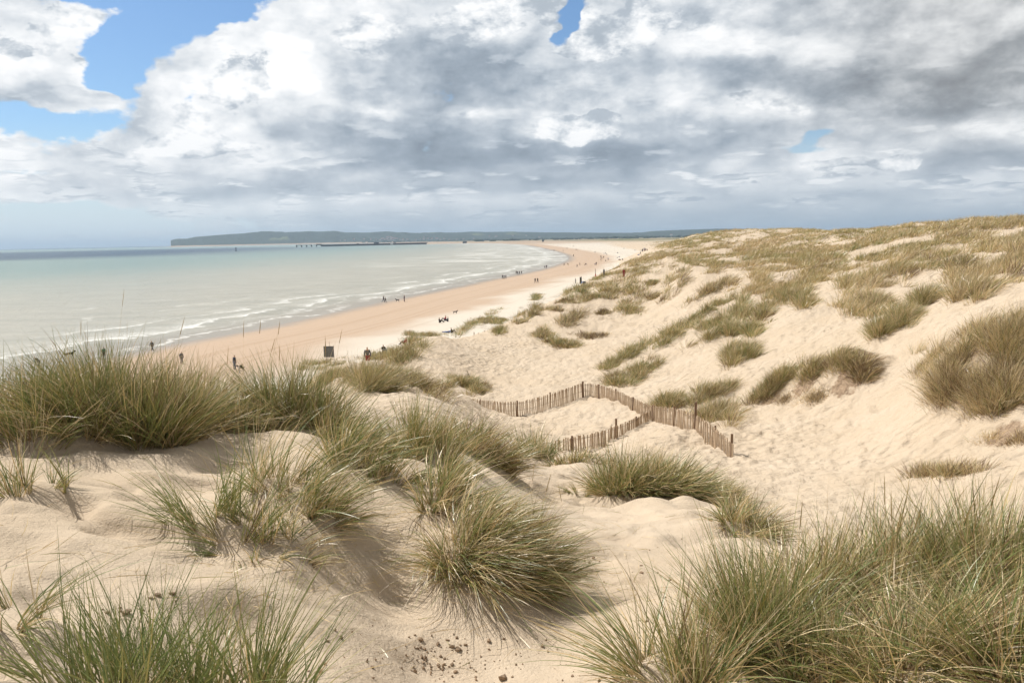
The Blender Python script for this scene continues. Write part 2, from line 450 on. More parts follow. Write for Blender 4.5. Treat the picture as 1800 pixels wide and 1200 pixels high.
def tussock(bl, c, rx, ry, n, H, w, green=.35, straw=.3, brown=.05, spread=0.55, lean=0.35, droop=0.6, nseg=6, rot=0.0, wind=WIND, upl=1.0, stem=0.004):
    """one tussock: tillers grouped in small fans over an ellipse, outer blades lean out and hang over"""
    nf = max(3, n // 14)
    a = rng.random(nf) * 2 * math.pi; q = np.sqrt(rng.random(nf)) ** 1.1
    fx = np.cos(a) * q; fy = np.sin(a) * q
    k = rng.integers(0, nf, n)
    ox = fx[k] + rng.normal(0, 0.06, n); oy = fy[k] + rng.normal(0, 0.06, n)
    cr, sr = math.cos(rot), math.sin(rot)
    X = c[0] + (ox * rx) * cr - (oy * ry) * sr; Y = c[1] + (ox * rx) * sr + (oy * ry) * cr
    Zg = ground(X, Y) - 0.02
    out = np.stack([ox * cr - oy * sr, ox * sr + oy * cr, np.zeros(n)], 1)
    fan = rng.normal(0, 0.30, (nf, 3)); fan[:, 2] = 0
    ftone = rng.normal(0, 0.06, nf)
    rad = np.clip(np.hypot(ox, oy), 0, 1.2)[:, None]
    d0 = np.array([0, 0, upl]) + out * spread * (0.25 + rad) + fan[k] + rng.normal(0, 0.16, (n, 3)) + wind * lean * 0.55
    bend = out * (0.25 + rad) * droop * 0.7 + wind * lean * (0.9 + 0.7 * rng.random((n, 1))) + fan[k] * 0.5 + rng.normal(0, 0.18, (n, 3))
    bend[:, 2] -= droop * (0.25 + 0.9 * rad[:, 0]) * (0.4 + rng.random(n))
    t = tones(n, green, straw, brown) + ftone[k] * (rng.random(n) < .8)
    L = H * (0.50 + 0.62 * rng.random(n)) * (1.08 - 0.2 * rad[:, 0]) * (0.8 + 0.4 * rng.random(nf))[k]
    stray = (rng.random(n) < 0.13)[:, None]
    bend = bend + stray * rng.normal(0, 0.7, (n, 3)) * [1, 1, .5]; d0 = d0 + stray * rng.normal(0, 0.35, (n, 3)) * [1, 1, .2]
    short = rng.random(n) < 0.22
    L = np.where(short, L * 0.45, L)
    t = np.where(short & (rng.random(n) < .6), 0.6 + 0.3 * rng.random(n), t)
    bl.add(np.stack([X, Y, Zg], 1), d0, bend, L, w * (0.65 + 0.6 * rng.random(n)), t, nseg)

def seedheads(bl, c, r, n, H, w=0.004):
    """tall flowering stems with a thicker straw-brown spike"""
    X = c[0] + rng.normal(0, r, n); Y = c[1] + rng.normal(0, r, n); Zg = ground(X, Y)
    d0 = np.array([0.12, 0, 1.0]) + rng.normal(0, 0.13, (n, 3)); L = H * (0.8 + 0.35 * rng.random(n))
    base = np.stack([X, Y, Zg], 1)
    bl.add(base, d0, np.zeros((n, 3)), L / .999, np.full(n, w * 1.3), np.full(n, 0.66), 3)
    tip = base + d0 / np.linalg.norm(d0, axis=1, keepdims=True) * (L * 0.99)[:, None]
    for _ in range(3):
        bl.add(tip - d0 * 0.15, d0 + [0.02, 0, 0], np.zeros((n, 3)), np.full(n, 0.15), np.full(n, w * 1.9), np.full(n, 0.64), 3)

# (px, py of the root centre, rx m, ry m, blades, H, options, label)
HERO = [
 (225,760,.46,.28,3600,.70,dict(green=.42,straw=.22,brown=.10,spread=.45,lean=.05,droop=.30,nseg=5),.10,'largest olive tussock on the left of the crest with a dark hollow at its foot'),
 (305,762,.24,.24,1700,.66,dict(green=.20,straw=.30,brown=.25,spread=.4,lean=.10,droop=.30,nseg=5),.06,'brown-based right half clump leaning out of the largest left tussock'),
 (130,742,.32,.26,1300,.58,dict(green=.40,straw=.35,brown=.03,spread=.6,lean=-.35,droop=.5,nseg=5),.05,'bleached clump spilling left beside the largest left tussock'),
 (25,742,.5,.30,2000,.58,dict(green=.45,straw=.30,brown=.04,spread=.55,lean=-.15,droop=.45,nseg=5),.08,'green tussock cut by the left edge of the view on the dune crest'),
 (5,700,.6,.4,1100,.50,dict(green=.4,straw=.35,brown=.04,spread=.5,lean=.1,droop=.4,nseg=4),.0,'farther pale clump behind the left edge tussock'),
 (372,738,.44,.28,1800,.58,dict(green=.25,straw=.42,brown=.08,spread=.6,lean=.15,droop=.6,nseg=5),.06,'straw coloured tussock just right of the largest left tussock'),
 (445,756,.32,.20,1300,.44,dict(green=.30,straw=.40,brown=.15,spread=.9,lean=-.45,droop=.9,nseg=6),.05,'low sprawling tussock bending left above bare sand near the crest'),
 (520,738,.40,.24,2200,.70,dict(green=.50,straw=.22,brown=.10,spread=.45,lean=.10,droop=.30,nseg=5),.08,'tall dark green tussock standing below the grey notice board'),
 (590,762,.28,.2,1000,.46,dict(green=.35,straw=.30,brown=.15,spread=.7,lean=.5,droop=.6,nseg=5),.06,'shaded clump on the right flank of the tall dark green tussock'),
 (625,815,.20,.16,620,.54,dict(green=.50,straw=.35,brown=.04,spread=.8,lean=.95,droop=.55,nseg=6),.05,'blue-green tussock swept to the right left of the middle'),
 (690,840,.24,.18,360,.34,dict(green=.40,straw=.35,brown=.10,spread=.9,lean=.75,droop=.7,nseg=6),.05,'low grey-green clump on the slope above the overhanging tussock'),
 (742,792,.32,.22,1200,.58,dict(green=.30,straw=.25,brown=.08,spread=.55,lean=.20,droop=.45,nseg=4),.08,'rounded olive tussock near the left end of the paling fence'),
 (845,802,.38,.26,1700,.56,dict(green=.15,straw=.30,brown=.30,spread=.7,lean=.45,droop=.75,nseg=5),.10,'rusty brown tussock with a dark foot below the paling fence'),
 (500,850,.24,.20,380,.60,dict(green=.45,straw=.42,brown=.03,spread=.8,lean=.75,droop=.5,nseg=6),.03,'thin tussock with yellow feet in the sand left of the middle'),
 (560,890,.18,.16,460,.46,dict(green=.50,straw=.38,brown=.03,spread=.9,lean=.95,droop=.6,nseg=6),.04,'wind-combed green clump on the brow of the shaded slope'),
 (345,905,.18,.14,190,.44,dict(green=.8,straw=.12,brown=.0,spread=.8,lean=-.2,droop=.25,nseg=6),.02,'sparse dark green sprig splaying left over the bare sand'),
 (410,930,.16,.14,170,.50,dict(green=.7,straw=.2,brown=.03,spread=.9,lean=-.15,droop=.4,nseg=6),.02,'sparse upright sprig right of the one splaying left'),
 (470,960,.24,.2,260,.34,dict(green=.4,straw=.4,brown=.1,spread=1.2,lean=.2,droop=.7,nseg=6),.02,'tangle of short wiry blades at the top of the shaded slope'),
 (785,880,.18,.16,700,.46,dict(green=.38,straw=.50,brown=.04,spread=.8,lean=.75,droop=.6,nseg=7),.10,'pale spray of grass on the crown of the overhanging tussock'),
 (850,975,.27,.20,2800,.50,dict(green=.30,straw=.38,brown=.16,spread=.85,lean=1.05,droop=1.25,nseg=8),.16,'large overhanging tussock with a dark underside in the middle of the foreground'),
 (940,985,.18,.18,1400,.42,dict(green=.25,straw=.25,brown=.30,spread=.9,lean=.5,droop=.95,nseg=6),.08,'dark brushy clump on the right shoulder of the overhanging tussock'),
 (1095,866,.30,.26,1700,.66,dict(green=.32,straw=.40,brown=.08,spread=.7,lean=.25,droop=.5,nseg=5),.05,'tawny tussock on the near sand knoll below the fence junction'),
 (1165,868,.46,.28,3000,.62,dict(green=.38,straw=.30,brown=.14,spread=.7,lean=.45,droop=.55,nseg=5),.08,'long windswept tussock crowning the near sand knoll'),
 (1262,885,.38,.24,2600,.62,dict(green=.28,straw=.32,brown=.22,spread=.75,lean=.55,droop=.75,nseg=5),.10,'grey-brown tussock overhanging the shaded end of the sand knoll'),
 (940,806,.30,.22,700,.60,dict(green=.45,straw=.32,brown=.04,spread=.5,lean=.1,droop=.3,nseg=4),.03,'small green tuft at the left end of the lower paling fence'),
 (1015,812,.5,.18,700,.26,dict(green=.35,straw=.35,brown=.2,spread=.9,lean=.3,droop=.7,nseg=4),.03,'low brown mat of grass under the lower paling fence'),
 (1030,868,.22,.12,110,.30,dict(green=.5,straw=.35,brown=.0,spread=.8,lean=.1,droop=.4,nseg=4),.0,'short wispy tuft at the left foot of the sand knoll'),
 (190,1215,.24,.14,330,.52,dict(green=.85,straw=.10,brown=.0,spread=.6,lean=-.15,droop=.25,nseg=7),.0,'dark green tuft of tall blades at the bottom left corner'),
 (300,1240,.18,.12,240,.50,dict(green=.82,straw=.14,brown=.0,spread=.5,lean=-.05,droop=.3,nseg=7),.0,'tall green blades between the two bottom left tufts'),
 (440,1235,.26,.12,420,.52,dict(green=.74,straw=.22,brown=.0,spread=.5,lean=.15,droop=.25,nseg=7),.0,'dense green tuft at the bottom edge left of the middle'),
 (25,1085,.12,.12,110,.52,dict(green=.45,straw=.48,brown=.0,spread=1.1,lean=.6,droop=.4,nseg=6),.02,'half-buried tuft with yellow bases at the left edge'),
 (50,868,.20,.14,170,.32,dict(green=.55,straw=.3,brown=.05,spread=1.0,lean=.2,droop=.5,nseg=5),.0,'small flat sprig at the left edge in the bare sand'),
 (110,855,.10,.10,40,.34,dict(green=.6,straw=.2,brown=.1,spread=.8,lean=.1,droop=.4,nseg=5),.0,'few thin blades right of the small left edge sprig'),
 (1165,1175,.17,.14,420,.56,dict(green=.48,straw=.36,brown=.05,spread=.8,lean=-.25,droop=.45,nseg=6),.04,'green tussock leaning left at the bottom right of the middle'),
 (1225,1215,.15,.12,340,.50,dict(green=.40,straw=.46,brown=.05,spread=.7,lean=-.1,droop=.5,nseg=6),.0,'yellow-footed clump at the bottom edge right of the middle'),
 (1340,1130,.17,.14,1500,.58,dict(green=.55,straw=.30,brown=.06,spread=.5,lean=.05,droop=.3,nseg=6),.05,'upright green tussock standing tallest among the right foreground grass'),
 (1450,1060,.24,.18,1300,.50,dict(green=.35,straw=.42,brown=.10,spread=.75,lean=.45,droop=.5,nseg=6),.05,'blue-grey and straw tussock right of the upright green one'),
 (1570,1040,.30,.20,1900,.50,dict(green=.30,straw=.44,brown=.12,spread=.65,lean=.30,droop=.45,nseg=6),.05,'tawny tussock with thin dry stems in the right foreground'),
 (1740,1040,.32,.22,2300,.55,dict(green=.48,straw=.34,brown=.08,spread=.55,lean=.20,droop=.4,nseg=6),.05,'big green tussock at the right edge of the foreground'),
 (1650,1160,.30,.14,1900,.44,dict(green=.38,straw=.38,brown=.16,spread=.9,lean=.5,droop=.8,nseg=6),.04,'matted tussock filling the bottom right corner'),
 (1480,1180,.28,.14,1500,.38,dict(green=.30,straw=.42,brown=.18,spread=.9,lean=.4,droop=.8,nseg=6),.04,'flattened straw-laden clump at the bottom between green tussocks'),
 (1310,925,.26,.20,1000,.40,dict(green=.35,straw=.38,brown=.16,spread=.8,lean=.4,droop=.7,nseg=5),.0,'clump at the dark foot of the sand knoll beside the right foreground grass'),
 (1800,1180,.24,.18,1500,.48,dict(green=.40,straw=.38,brown=.14,spread=.8,lean=.1,droop=.6,nseg=6),.0,'tussock cut by the bottom right corner of the view'),
]
# clumps farther off: (px, py, half width px, half height px as seen, blade height m, green, straw, brown, lean, label)
MID = [
 (575,640,45,12,.6,.3,.3,.15,.3,'clump round the foot of the grey notice board'),
 (592,662,26,10,.5,.3,.3,.15,.4,'small clump just below the notice board'),
 (655,668,42,20,.75,.35,.3,.1,.5,'bushy olive clump on the sandy ridge below the bending walker'),
 (727,672,34,11,.55,.25,.35,.15,.6,'sloping clump along the ridge left of the leaning stick'),
 (768,684,28,7,.4,.25,.4,.1,.3,'thin low clump just left of the leaning stick'),
 (810,676,28,14,.6,.35,.3,.05,.3,'yellow-green clump around the leaning stick'),
 (843,680,15,9,.5,.3,.3,.1,.3,'small clump at the right end of the leaning stick ridge'),
 (665,628,32,18,.8,.35,.15,.1,.2,'dark clump beside the standing walker on the beach side ridge'),
 (705,622,34,24,.9,.35,.12,.15,.2,'big dark clump below the sitting person in red'),
 (728,598,14,12,.6,.3,.25,.2,.3,'clump behind the back of the sitting person in red'),
 (752,588,22,5,.5,.3,.25,.1,.3,'thin fringe of grass along the pale knoll crest'),
 (828,570,24,10,.8,.4,.15,.1,.2,'dark clump above the short broken fence'),
 (858,562,18,8,.7,.4,.15,.1,.2,'clump right of the one above the broken fence'),
 (877,582,8,8,.7,.45,.1,.1,.2,'small lone tuft right of the short broken fence'),
 (878,566,9,6,.7,.4,.15,.1,.2,'tiny tuft above the lone one by the broken fence'),
 (925,548,26,17,.95,.32,.25,.15,.3,'long brownish clump on the first beach side crest'),
 (944,522,9,7,.9,.45,.1,.1,.2,'dark round tuft at the top of the first beach side crest'),
 (1003,558,28,15,.9,.12,.3,.35,.4,'brown weathered clump in the middle of the far sand'),
 (977,541,10,5,.6,.1,.3,.35,.3,'small rusty tuft left of the brown weathered clump'),
 (990,529,12,4,.5,.1,.4,.3,.3,'thin straw tuft above the brown weathered clump'),
 (1015,511,27,13,1.0,.5,.08,.1,.2,'darkest green clump on the crest beside the blue shelter'),
 (1045,523,38,9,.8,.3,.35,.1,.3,'long low clump below the darkest green crest clump'),
 (1069,506,17,13,.95,.35,.25,.1,.2,'round clump below the tall marker post'),
 (1059,546,9,6,.7,.15,.2,.4,.3,'small dark brown tuft alone under the long low clump'),
 (954,587,13,9,.6,.3,.35,.15,.1,'first of the low tufts alone on the sand bowl'),
 (977,600,11,10,.6,.35,.35,.05,.1,'second low tuft on the sand bowl beside the rusty mat'),
 (1008,604,12,8,.6,.35,.35,.05,.1,'low pale tuft directly left below the rusty mat'),
 (1038,589,20,8,.4,.02,.25,.65,.2,'rusty mat of dead grass on the sand bowl'),
 (1110,512,25,26,.95,.3,.3,.12,.3,'tall clump left of the big wedge shaped clump'),
 (1102,541,19,11,.85,.35,.35,.05,.3,'olive clump at the foot of the tall clump left of the wedge'),
 (1146,496,9,7,.7,.35,.2,.15,.3,'small tuft tucked at the left side of the wedge shaped clump'),
 (1150,520,10,7,.7,.12,.15,.45,.3,'small dark rusty tuft below the wedge shaped clump left side'),
 (1187,490,27,30,1.0,.22,.42,.15,.45,'big wedge shaped clump with a dark shadow on its right'),
 (1250,506,28,18,.9,.15,.35,.25,.45,'brown slanted clump right of the wedge shaped clump'),
 (1248,544,32,13,.8,.4,.22,.05,.3,'upper part of the long green band down the sand slope'),
 (1187,584,44,21,.85,.45,.18,.05,.3,'broad lower part of the long green band down the sand slope'),
 (1248,574,31,23,.85,.38,.25,.08,.35,'rounded clump on the right side of the long green band'),
 (1110,617,21,12,.7,.48,.15,.05,.3,'dark green clump below the foot of the long green band'),
 (1074,640,13,9,.6,.45,.2,.05,.3,'lowest small tuft of the long green band'),
 (1124,650,28,26,.75,.38,.28,.08,.3,'grey-green clump above the highest corner of the fence'),
 (1082,668,13,12,.65,.3,.35,.15,.2,'small tawny tuft just above the highest corner of the fence'),
 (1304,543,16,20,.8,.42,.22,.05,.3,'upright green clump at the top of the tumbled group'),
 (1286,578,11,14,.7,.38,.25,.08,.3,'small clump under the upright green clump'),
 (1291,622,16,20,.75,.38,.25,.1,.3,'pointed clump hanging lowest down the sand slope'),
 (1317,618,11,14,.7,.4,.2,.12,.3,'dark tuft at the right of the pointed hanging clump'),
 (1322,580,13,12,.7,.4,.25,.05,.3,'tuft in the middle of the tumbled group'),
 (1343,545,15,18,.75,.38,.3,.08,.2,'yellow-green tuft at the right of the tumbled group'),
 (1377,519,12,15,.7,.4,.4,.0,.2,'pale thin tuft left of the lone bright tuft on the open slope'),
 (1411,527,15,17,.75,.45,.35,.0,.2,'lone bright green tuft on the open slope'),
 (1507,530,36,32,.85,.16,.55,.12,.6,'large silvery clump at the left of the central hillside mass'),
 (1553,545,30,28,.85,.3,.4,.12,.5,'shadowed green clump in the middle of the hillside mass'),
 (1586,557,16,18,.75,.35,.3,.15,.4,'olive clump at the right lower end of the hillside mass'),
 (1546,578,12,14,.75,.4,.3,.08,.3,'small clump hanging from the bottom of the hillside mass'),
 (1623,522,16,15,.7,.4,.2,.15,.4,'dark round tuft standing alone beside the sandy path'),
 (1534,490,32,26,.85,.12,.58,.12,.6,'silvery windswept clump above the central hillside mass'),
 (1600,458,42,25,.95,.12,.55,.18,.6,'long silvery clump sweeping right under the upper path'),
 (1688,460,26,13,.8,.25,.2,.35,.5,'dark brown clump at the top right by the upper path'),
 (1692,524,36,28,.85,.18,.5,.15,.5,'tawny clump right of the sandy path above the great right mound'),
 (1742,480,38,32,.9,.25,.5,.1,.6,'feathery pale clump high on the right'),
 (1785,446,34,34,.95,.15,.6,.08,.6,'tall silvery clump at the right edge below the skyline'),
 (1343,687,19,14,.55,.35,.35,.12,.3,'grass at the lower left end of the eroded hump'),
 (1371,664,24,12,.6,.4,.35,.05,.4,'green fringe on the left top of the eroded hump'),
 (1427,650,16,9,.55,.4,.35,.05,.4,'short fringe in the middle of the eroded hump top'),
 (1478,632,26,8,.5,.35,.45,.05,.4,'thin fringe along the highest part of the eroded hump'),
 (1519,648,14,17,.55,.1,.2,.5,.5,'dark brown clump hanging off the right end of the eroded hump'),
 (1178,704,26,17,.6,.35,.35,.08,.3,'clump behind the middle of the right fence arm'),
 (1247,688,34,15,.6,.3,.4,.12,.4,'arched clump left of the eroded hump'),
 (1266,728,32,26,.7,.28,.4,.14,.3,'bushy clump beside the last tall fence post'),
 (1414,700,50,8,.20,.03,.5,.35,.3,'reddish mat of roots and dead blades on the face of the eroded hump'),
 (1660,830,44,6,.28,.15,.5,.3,.3,'low yellow wisp on the sand floor at the right'),
 (1790,770,26,6,.2,.02,.35,.6,.3,'reddish dead mat at the right edge above the sand floor'),
]
# parts of the great mound at the right edge
for (a, b, c, d, g_, s_, br_, t_) in [(1660,640,36,40,.18,.45,.22,'silvery left shoulder of the great mound at the right edge'),
     (1680,670,40,28,.10,.35,.40,'rusty overhanging foot of the great mound at the right edge'),
     (1730,600,46,46,.18,.48,.2,'broad pale top of the great mound at the right edge'),
     (1745,660,48,46,.12,.42,.36,'tangled reddish middle of the great mound at the right edge'),
     (1790,620,36,70,.28,.42,.15,'green-streaked right side of the great mound at the right edge'),
     (1770,700,44,24,.22,.5,.2,'drooping lower skirt of the great mound at the right edge')]:
    MID.append((a, b, c, d, .62, g_, s_, br_, .35, t_))

def mid_roots(px, py, rx, ry, H, n):
    c = hit(px, py)
    d = math.hypot(c[0], c[1]); hp = H * F / d
    ry2 = max(ry - 0.30 * hp, 0.5 * ry); cy = py + (ry - ry2) * 0.8
    rx2 = max(rx - 0.12 * hp, 0.8 * rx)
    c = hit(px, cy)
    # a footprint on the ground, elongated as the slope shows it
    R_ = []
    for _ in range(10):
        a = rng.random() * 6.283; q = math.sqrt(rng.random())
        h_ = hit(px + rx2 * q * math.cos(a), cy + ry2 * q * math.sin(a))
        if abs(math.hypot(h_[0], h_[1]) - d) < 0.25 * d + 2: R_.append(h_)
    return c, rx2, ry2, cy
def hits(px, py):
    w = ray(px, py); hh = np.hypot(w[:, 0], w[:, 1])
    t = np.exp(np.linspace(math.log(3), math.log(1200), 1400))
    x = (w[:, 0] / hh)[:, None] * t; y = (w[:, 1] / hh)[:, None] * t; z = CAMZ + (w[:, 2] / hh)[:, None] * t
    g = ground(x, y); k = np.argmax(z < g, 1)
    i = np.arange(len(px)); return np.stack([x[i, k], y[i, k], g[i, k]], 1), (z < g).any(1)

def build_hero():
    for (px, py, rx, ry, n, H, kw, md, lab) in HERO:
        c = hit(px, py, 1.2) if py < 1200 else at_z(float(px), float(py), ground0(*at_z(float(px), float(py), 13.3)[:2]))
        if md: shade_mound(c[0], c[1], max(rx, ry) * 1.1, md * 1.1)
    for (px, py, rx, ry, n, H, kw, md, lab) in HERO:
        c = hit(px, py, 1.2) if py < 1200 else at_z(float(px), float(py), ground0(*at_z(float(px), float(py), 13.3)[:2]))
        c[2] = ground(c[0], c[1])
        d = math.hypot(c[0], c[1])
        w = 0.0048 if d < 5 else (0.006 if d < 8 else 0.0085)
        bl = Blades(); kw = dict(kw, green=kw['green'] * 1.22)
        tussock(bl, c, rx, ry, n, H, w, **kw)
        o = bl.build('marram_tussock', origin=c)
        tag(o, lab, 'grass tussock', 'marram tussocks on the near dune')

def build_mid():
    for cx, cy, r_ in ((1420,700,.9),(1490,690,.9),(1520,665,.7),(1355,715,.6),(1650,690,.8),(1700,705,1.0),(1790,720,1.0),(1020,566,.9),(1038,592,.9),(1300,600,.7),(1300,580,.6),(1770,775,.8),(1330,560,.7),(705,640,1.)):
        q = hit(cx, cy); stain(q[0], q[1], r_)
    for cx, cy, r_, h_ in ((1370,690,1.3,.8),(1430,680,1.4,1.0),(1495,665,1.3,1.15),(1740,660,3.2,.75),(1690,660,1.8,.4),(1760,600,1.5,.5),(1050,722,2.6,.35),(1175,772,1.8,.30)):
        q = hit(cx, cy); shade_mound(q[0], q[1], r_, h_)
    for (px, py, rx, ry, H, gr, stw, brn, lean, lab) in MID:
        q = hit(px, py + ry * .6); r_ = max(.4, rx * math.hypot(q[0], q[1]) / F * .8)
        if r_ < 4 and H > .45: shade_mound(q[0], q[1], r_, min(.13 * r_, .28) if q[1] < 36 or px < 900 else min(.30 * r_, .75))
    for (px, py, rx, ry, H, gr, stw, brn, lean, lab) in MID:
        c, rx2, ry2, cy = mid_roots(px, py, rx, ry, H, 8)
        d = math.hypot(c[0], c[1]); w = max(0.009, d * 0.00036)
        area = rx2 * ry2 * 3.14
        nt_ = int(max(8, min(90, area / (9.0 if d > 20 else 12))))
        a = rng.random(nt_) * 6.283; q = np.sqrt(rng.random(nt_))
        ph = rng.random(4) * 6.283
        edge = rng.random(nt_) < .25; q = np.where(edge, q * 1.45, q)
        q = q * (1 + .28 * np.sin(2 * a + ph[0]) + .22 * np.sin(3 * a + ph[1]) + .18 * np.sin(5 * a + ph[2]))
        slp = SLOPE.get((px, py), 0.0); ry2 *= (1 - .4 * abs(slp))
        H_, ok = hits(px + rx2 * q * np.cos(a), cy + ry2 * q * np.sin(a) + slp * rx2 * q * np.cos(a))
        dd = np.hypot(H_[:, 0], H_[:, 1]); ok &= np.abs(dd - d) < 0.3 * d + 3
        Pp = H_[ok]
        if rx > 24 and len(Pp) > 12:
            sc_ = .9 + d * .012; kp = fbm(Pp[:, 0] / sc_, Pp[:, 1] / sc_, 2, 123) > -.10; Pp = Pp[kp] if kp.sum() > 6 else Pp
        if len(Pp) == 0: Pp = c[None]
        nb = int(max(26, min(110, 6500 / len(Pp) / max(1, d / 26))))
        n = len(Pp) * nb
        k = np.repeat(np.arange(len(Pp)), nb)
        rr = 0.09 + 0.0022 * d
        X = Pp[k, 0] + rng.normal(0, rr, n); Y = Pp[k, 1] + rng.normal(0, rr, n)
        out = np.stack([X - Pp[k, 0], Y - Pp[k, 1], np.zeros(n)], 1) / rr
        fl = rng.normal(0, .22, (len(Pp), 3))
        d0 = np.array([0, 0, 1.0]) + out * 0.34 + rng.normal(0, 0.17, (n, 3)) + WIND * lean * 0.7 + fl[k]
        bend = out * 0.35 + WIND * lean * 1.1 + rng.normal(0, 0.2, (n, 3)); bend[:, 2] -= 0.5 * rng.random(n)
        ft = rng.normal(0, 0.12, len(Pp)); fh = 0.45 + 1.0 * rng.random(len(Pp)) ** 1.3
        L = H * 1.12 * (0.5 + 0.6 * rng.random(n)) * fh[k]
        if brn > .3: d0 += rng.normal(0, .5, (n, 3)) * [1, 1, .2]
        bl = Blades()
        bl.add(np.stack([X, Y, ground(X, Y) - 0.03], 1), d0, bend, L, w * (0.7 + 0.6 * rng.random(n)), tones(n, gr * .65 + (.08 if py > 520 and px < 1350 else 0), stw + .14, brn) + ft[k] + .05 * (rng.random(n) < .8), 3)
        o = bl.build('marram_clump', origin=c)
        tag(o, lab, 'grass clump', 'marram clumps on the dune slopes')

# the hillside cover nobody could count
GR = [((1130,462),(1165,440),(1150,428),(1160,395),(1330,380),(1450,370),(1600,360),(1750,350),(1830,350),(1830,520),(1700,505),(1640,470),(1560,470),(1500,500),(1440,505),(1390,520),(1340,520),(1285,500),(1225,468),(1180,455)),
      ((1090,462),(1130,448),(1160,450),(1150,475),(1080,492),(1040,500),(1060,478))]
SANDP = [((1430,420),(1455,396),(1470,398),(1455,430),(1428,432)), ((1480,445),(1500,438),(1560,440),(1540,480),(1500,488),(1475,470)), ((1520,425),(1570,430),(1600,445),(1560,448),(1525,440)),
         ((1640,470),(1700,440),(1745,438),(1735,460),(1700,490),(1620,485),(1580,490),(1570,478)), ((1255,440),(1300,442),(1310,455),(1262,462)), ((1180,458),(1205,448),(1210,455),(1170,476)), ((1255,470),(1300,462),(1312,478),(1280,486)),
         ((1385,460),(1405,455),(1400,500),(1345,495),(1350,480)), ((1290,480),(1318,470),(1325,500),(1290,510)), ((1640,425),(1665,428),(1660,436),(1640,434)), ((1200,470),(1225,466),(1230,500),(1205,495)), ((1420,485),(1470,470),(1480,500),(1420,510))]
def inpoly(x, y, P):
    ins = np.zeros(x.shape, bool); n = len(P)
    for i in range(n):
        x1, y1 = P[i]; x2, y2 = P[(i + 1) % n]
        if y1 == y2: continue
        ins ^= ((y1 > y) != (y2 > y)) & (x < (x2 - x1) * (y - y1) / (y2 - y1) + x1)
    return ins
def build_cover():
    N = 190000
    az = np.radians(-5 + 60 * rng.random(N)); d = np.exp(math.log(40) + (math.log(1500) - math.log(40)) * rng.random(N) ** 0.75)
    x = d * np.sin(az); y = d * np.cos(az); g = ground(x, y)
    sd = shore_dist(x, y)
    px, py, _ = proj(np.stack([x, y, g], 1))
    jx = px + fbm(x / 2.2, y / 2.2, 2, 91) * 24; jy = py + fbm(x / 2.2 + 5, y / 2.2, 2, 92) * 8
    hp = 0.7 * F / d
    ok = np.zeros(N, bool)
    for P in GR: ok |= inpoly(jx, jy - hp * .4, P)
    for P in SANDP: ok &= ~(inpoly(jx, jy - hp * .4, P) & (fbm(x / 3., y / 3., 2, 97) < .16))
    ok |= (d > 230) & (sd > 95) & (g > 4.5)                       # the far dune field
    outside = (az > R(34.5)) & (d > 45)                            # the same dunes go on beyond the frame
    ok |= outside & (fbm(x / 7, y / 7, 3, 93) > -0.05)
    nz = fbm(x / (2.5 + d * .02), y / (2.5 + d * .02), 3, 94) * .6 + fbm(x / 3.0, y / 3.0, 3, 11) * .7
    ok &= nz > np.where(d > 260, 0.02, 0.0)
    ok &= g > 3
    x, y, g, d = x[ok], y[ok], g[ok], d[ok]
    # thin out so that far ground is not over-sown
    keep = rng.random(len(x)) < np.clip((160 / d) ** 0.35, 0.4, 1); x, y, g, d = x[keep], y[keep], g[keep], d[keep]
    M = len(x)
    nb = np.clip((34 * (70 / d) ** 0.55), 12, 44).astype(int)
    k = np.repeat(np.arange(M), nb); n = len(k)
    dk = d[k]; rr = 0.14 + 0.0022 * dk
    X = x[k] + rng.normal(0, 1, n) * rr; Y = y[k] + rng.normal(0, 1, n) * rr
    out = np.stack([(X - x[k]) / rr, (Y - y[k]) / rr, np.zeros(n)], 1)
    hs = (0.5 + 0.45 * (fbm(x / 12, y / 12, 2, 95) + .5)) * (.6 + .8 * rng.random(M))
    st = np.clip(0.5 + fbm(x / 14, y / 14, 3, 96) * 1.1, 0, 1)
    fl = rng.normal(0, .2, (M, 3)); t_f = rng.normal(0.02, .12, M)
    d0 = np.array([0, 0, 1.0]) + out * 0.3 + rng.normal(0, 0.18, (n, 3)) + WIND * 0.35 + fl[k]
    bend = out * 0.2 + WIND * 0.55 + rng.normal(0, 0.2, (n, 3)); bend[:, 2] -= 0.4
    L = hs[k] * (0.55 + 0.6 * rng.random(n))
    t = np.where(rng.random(n) < .12 + st[k] * .80, 0.62 + 0.28 * rng.random(n), 0.30 + 0.22 * rng.random(n)); t = np.where(rng.random(n) < 0.14, 0.98, t)
    t = t + np.where(dk > 200, -0.05, 0) + t_f[k]
    bl = Blades()
    bl.add(np.stack([X, Y, ground(X, Y) - 0.03], 1), d0, bend, L, (0.004 + dk * 0.00034) * (0.7 + 0.6 * rng.random(n)), t, 2)
    o = bl.build('marram_grass', origin=(0, 0, 0))
    tag(o, 'dense tawny marram grass covering the high dunes up to the skyline', 'grass', kind='stuff')
    print('cover tufts', M, 'blades', n)
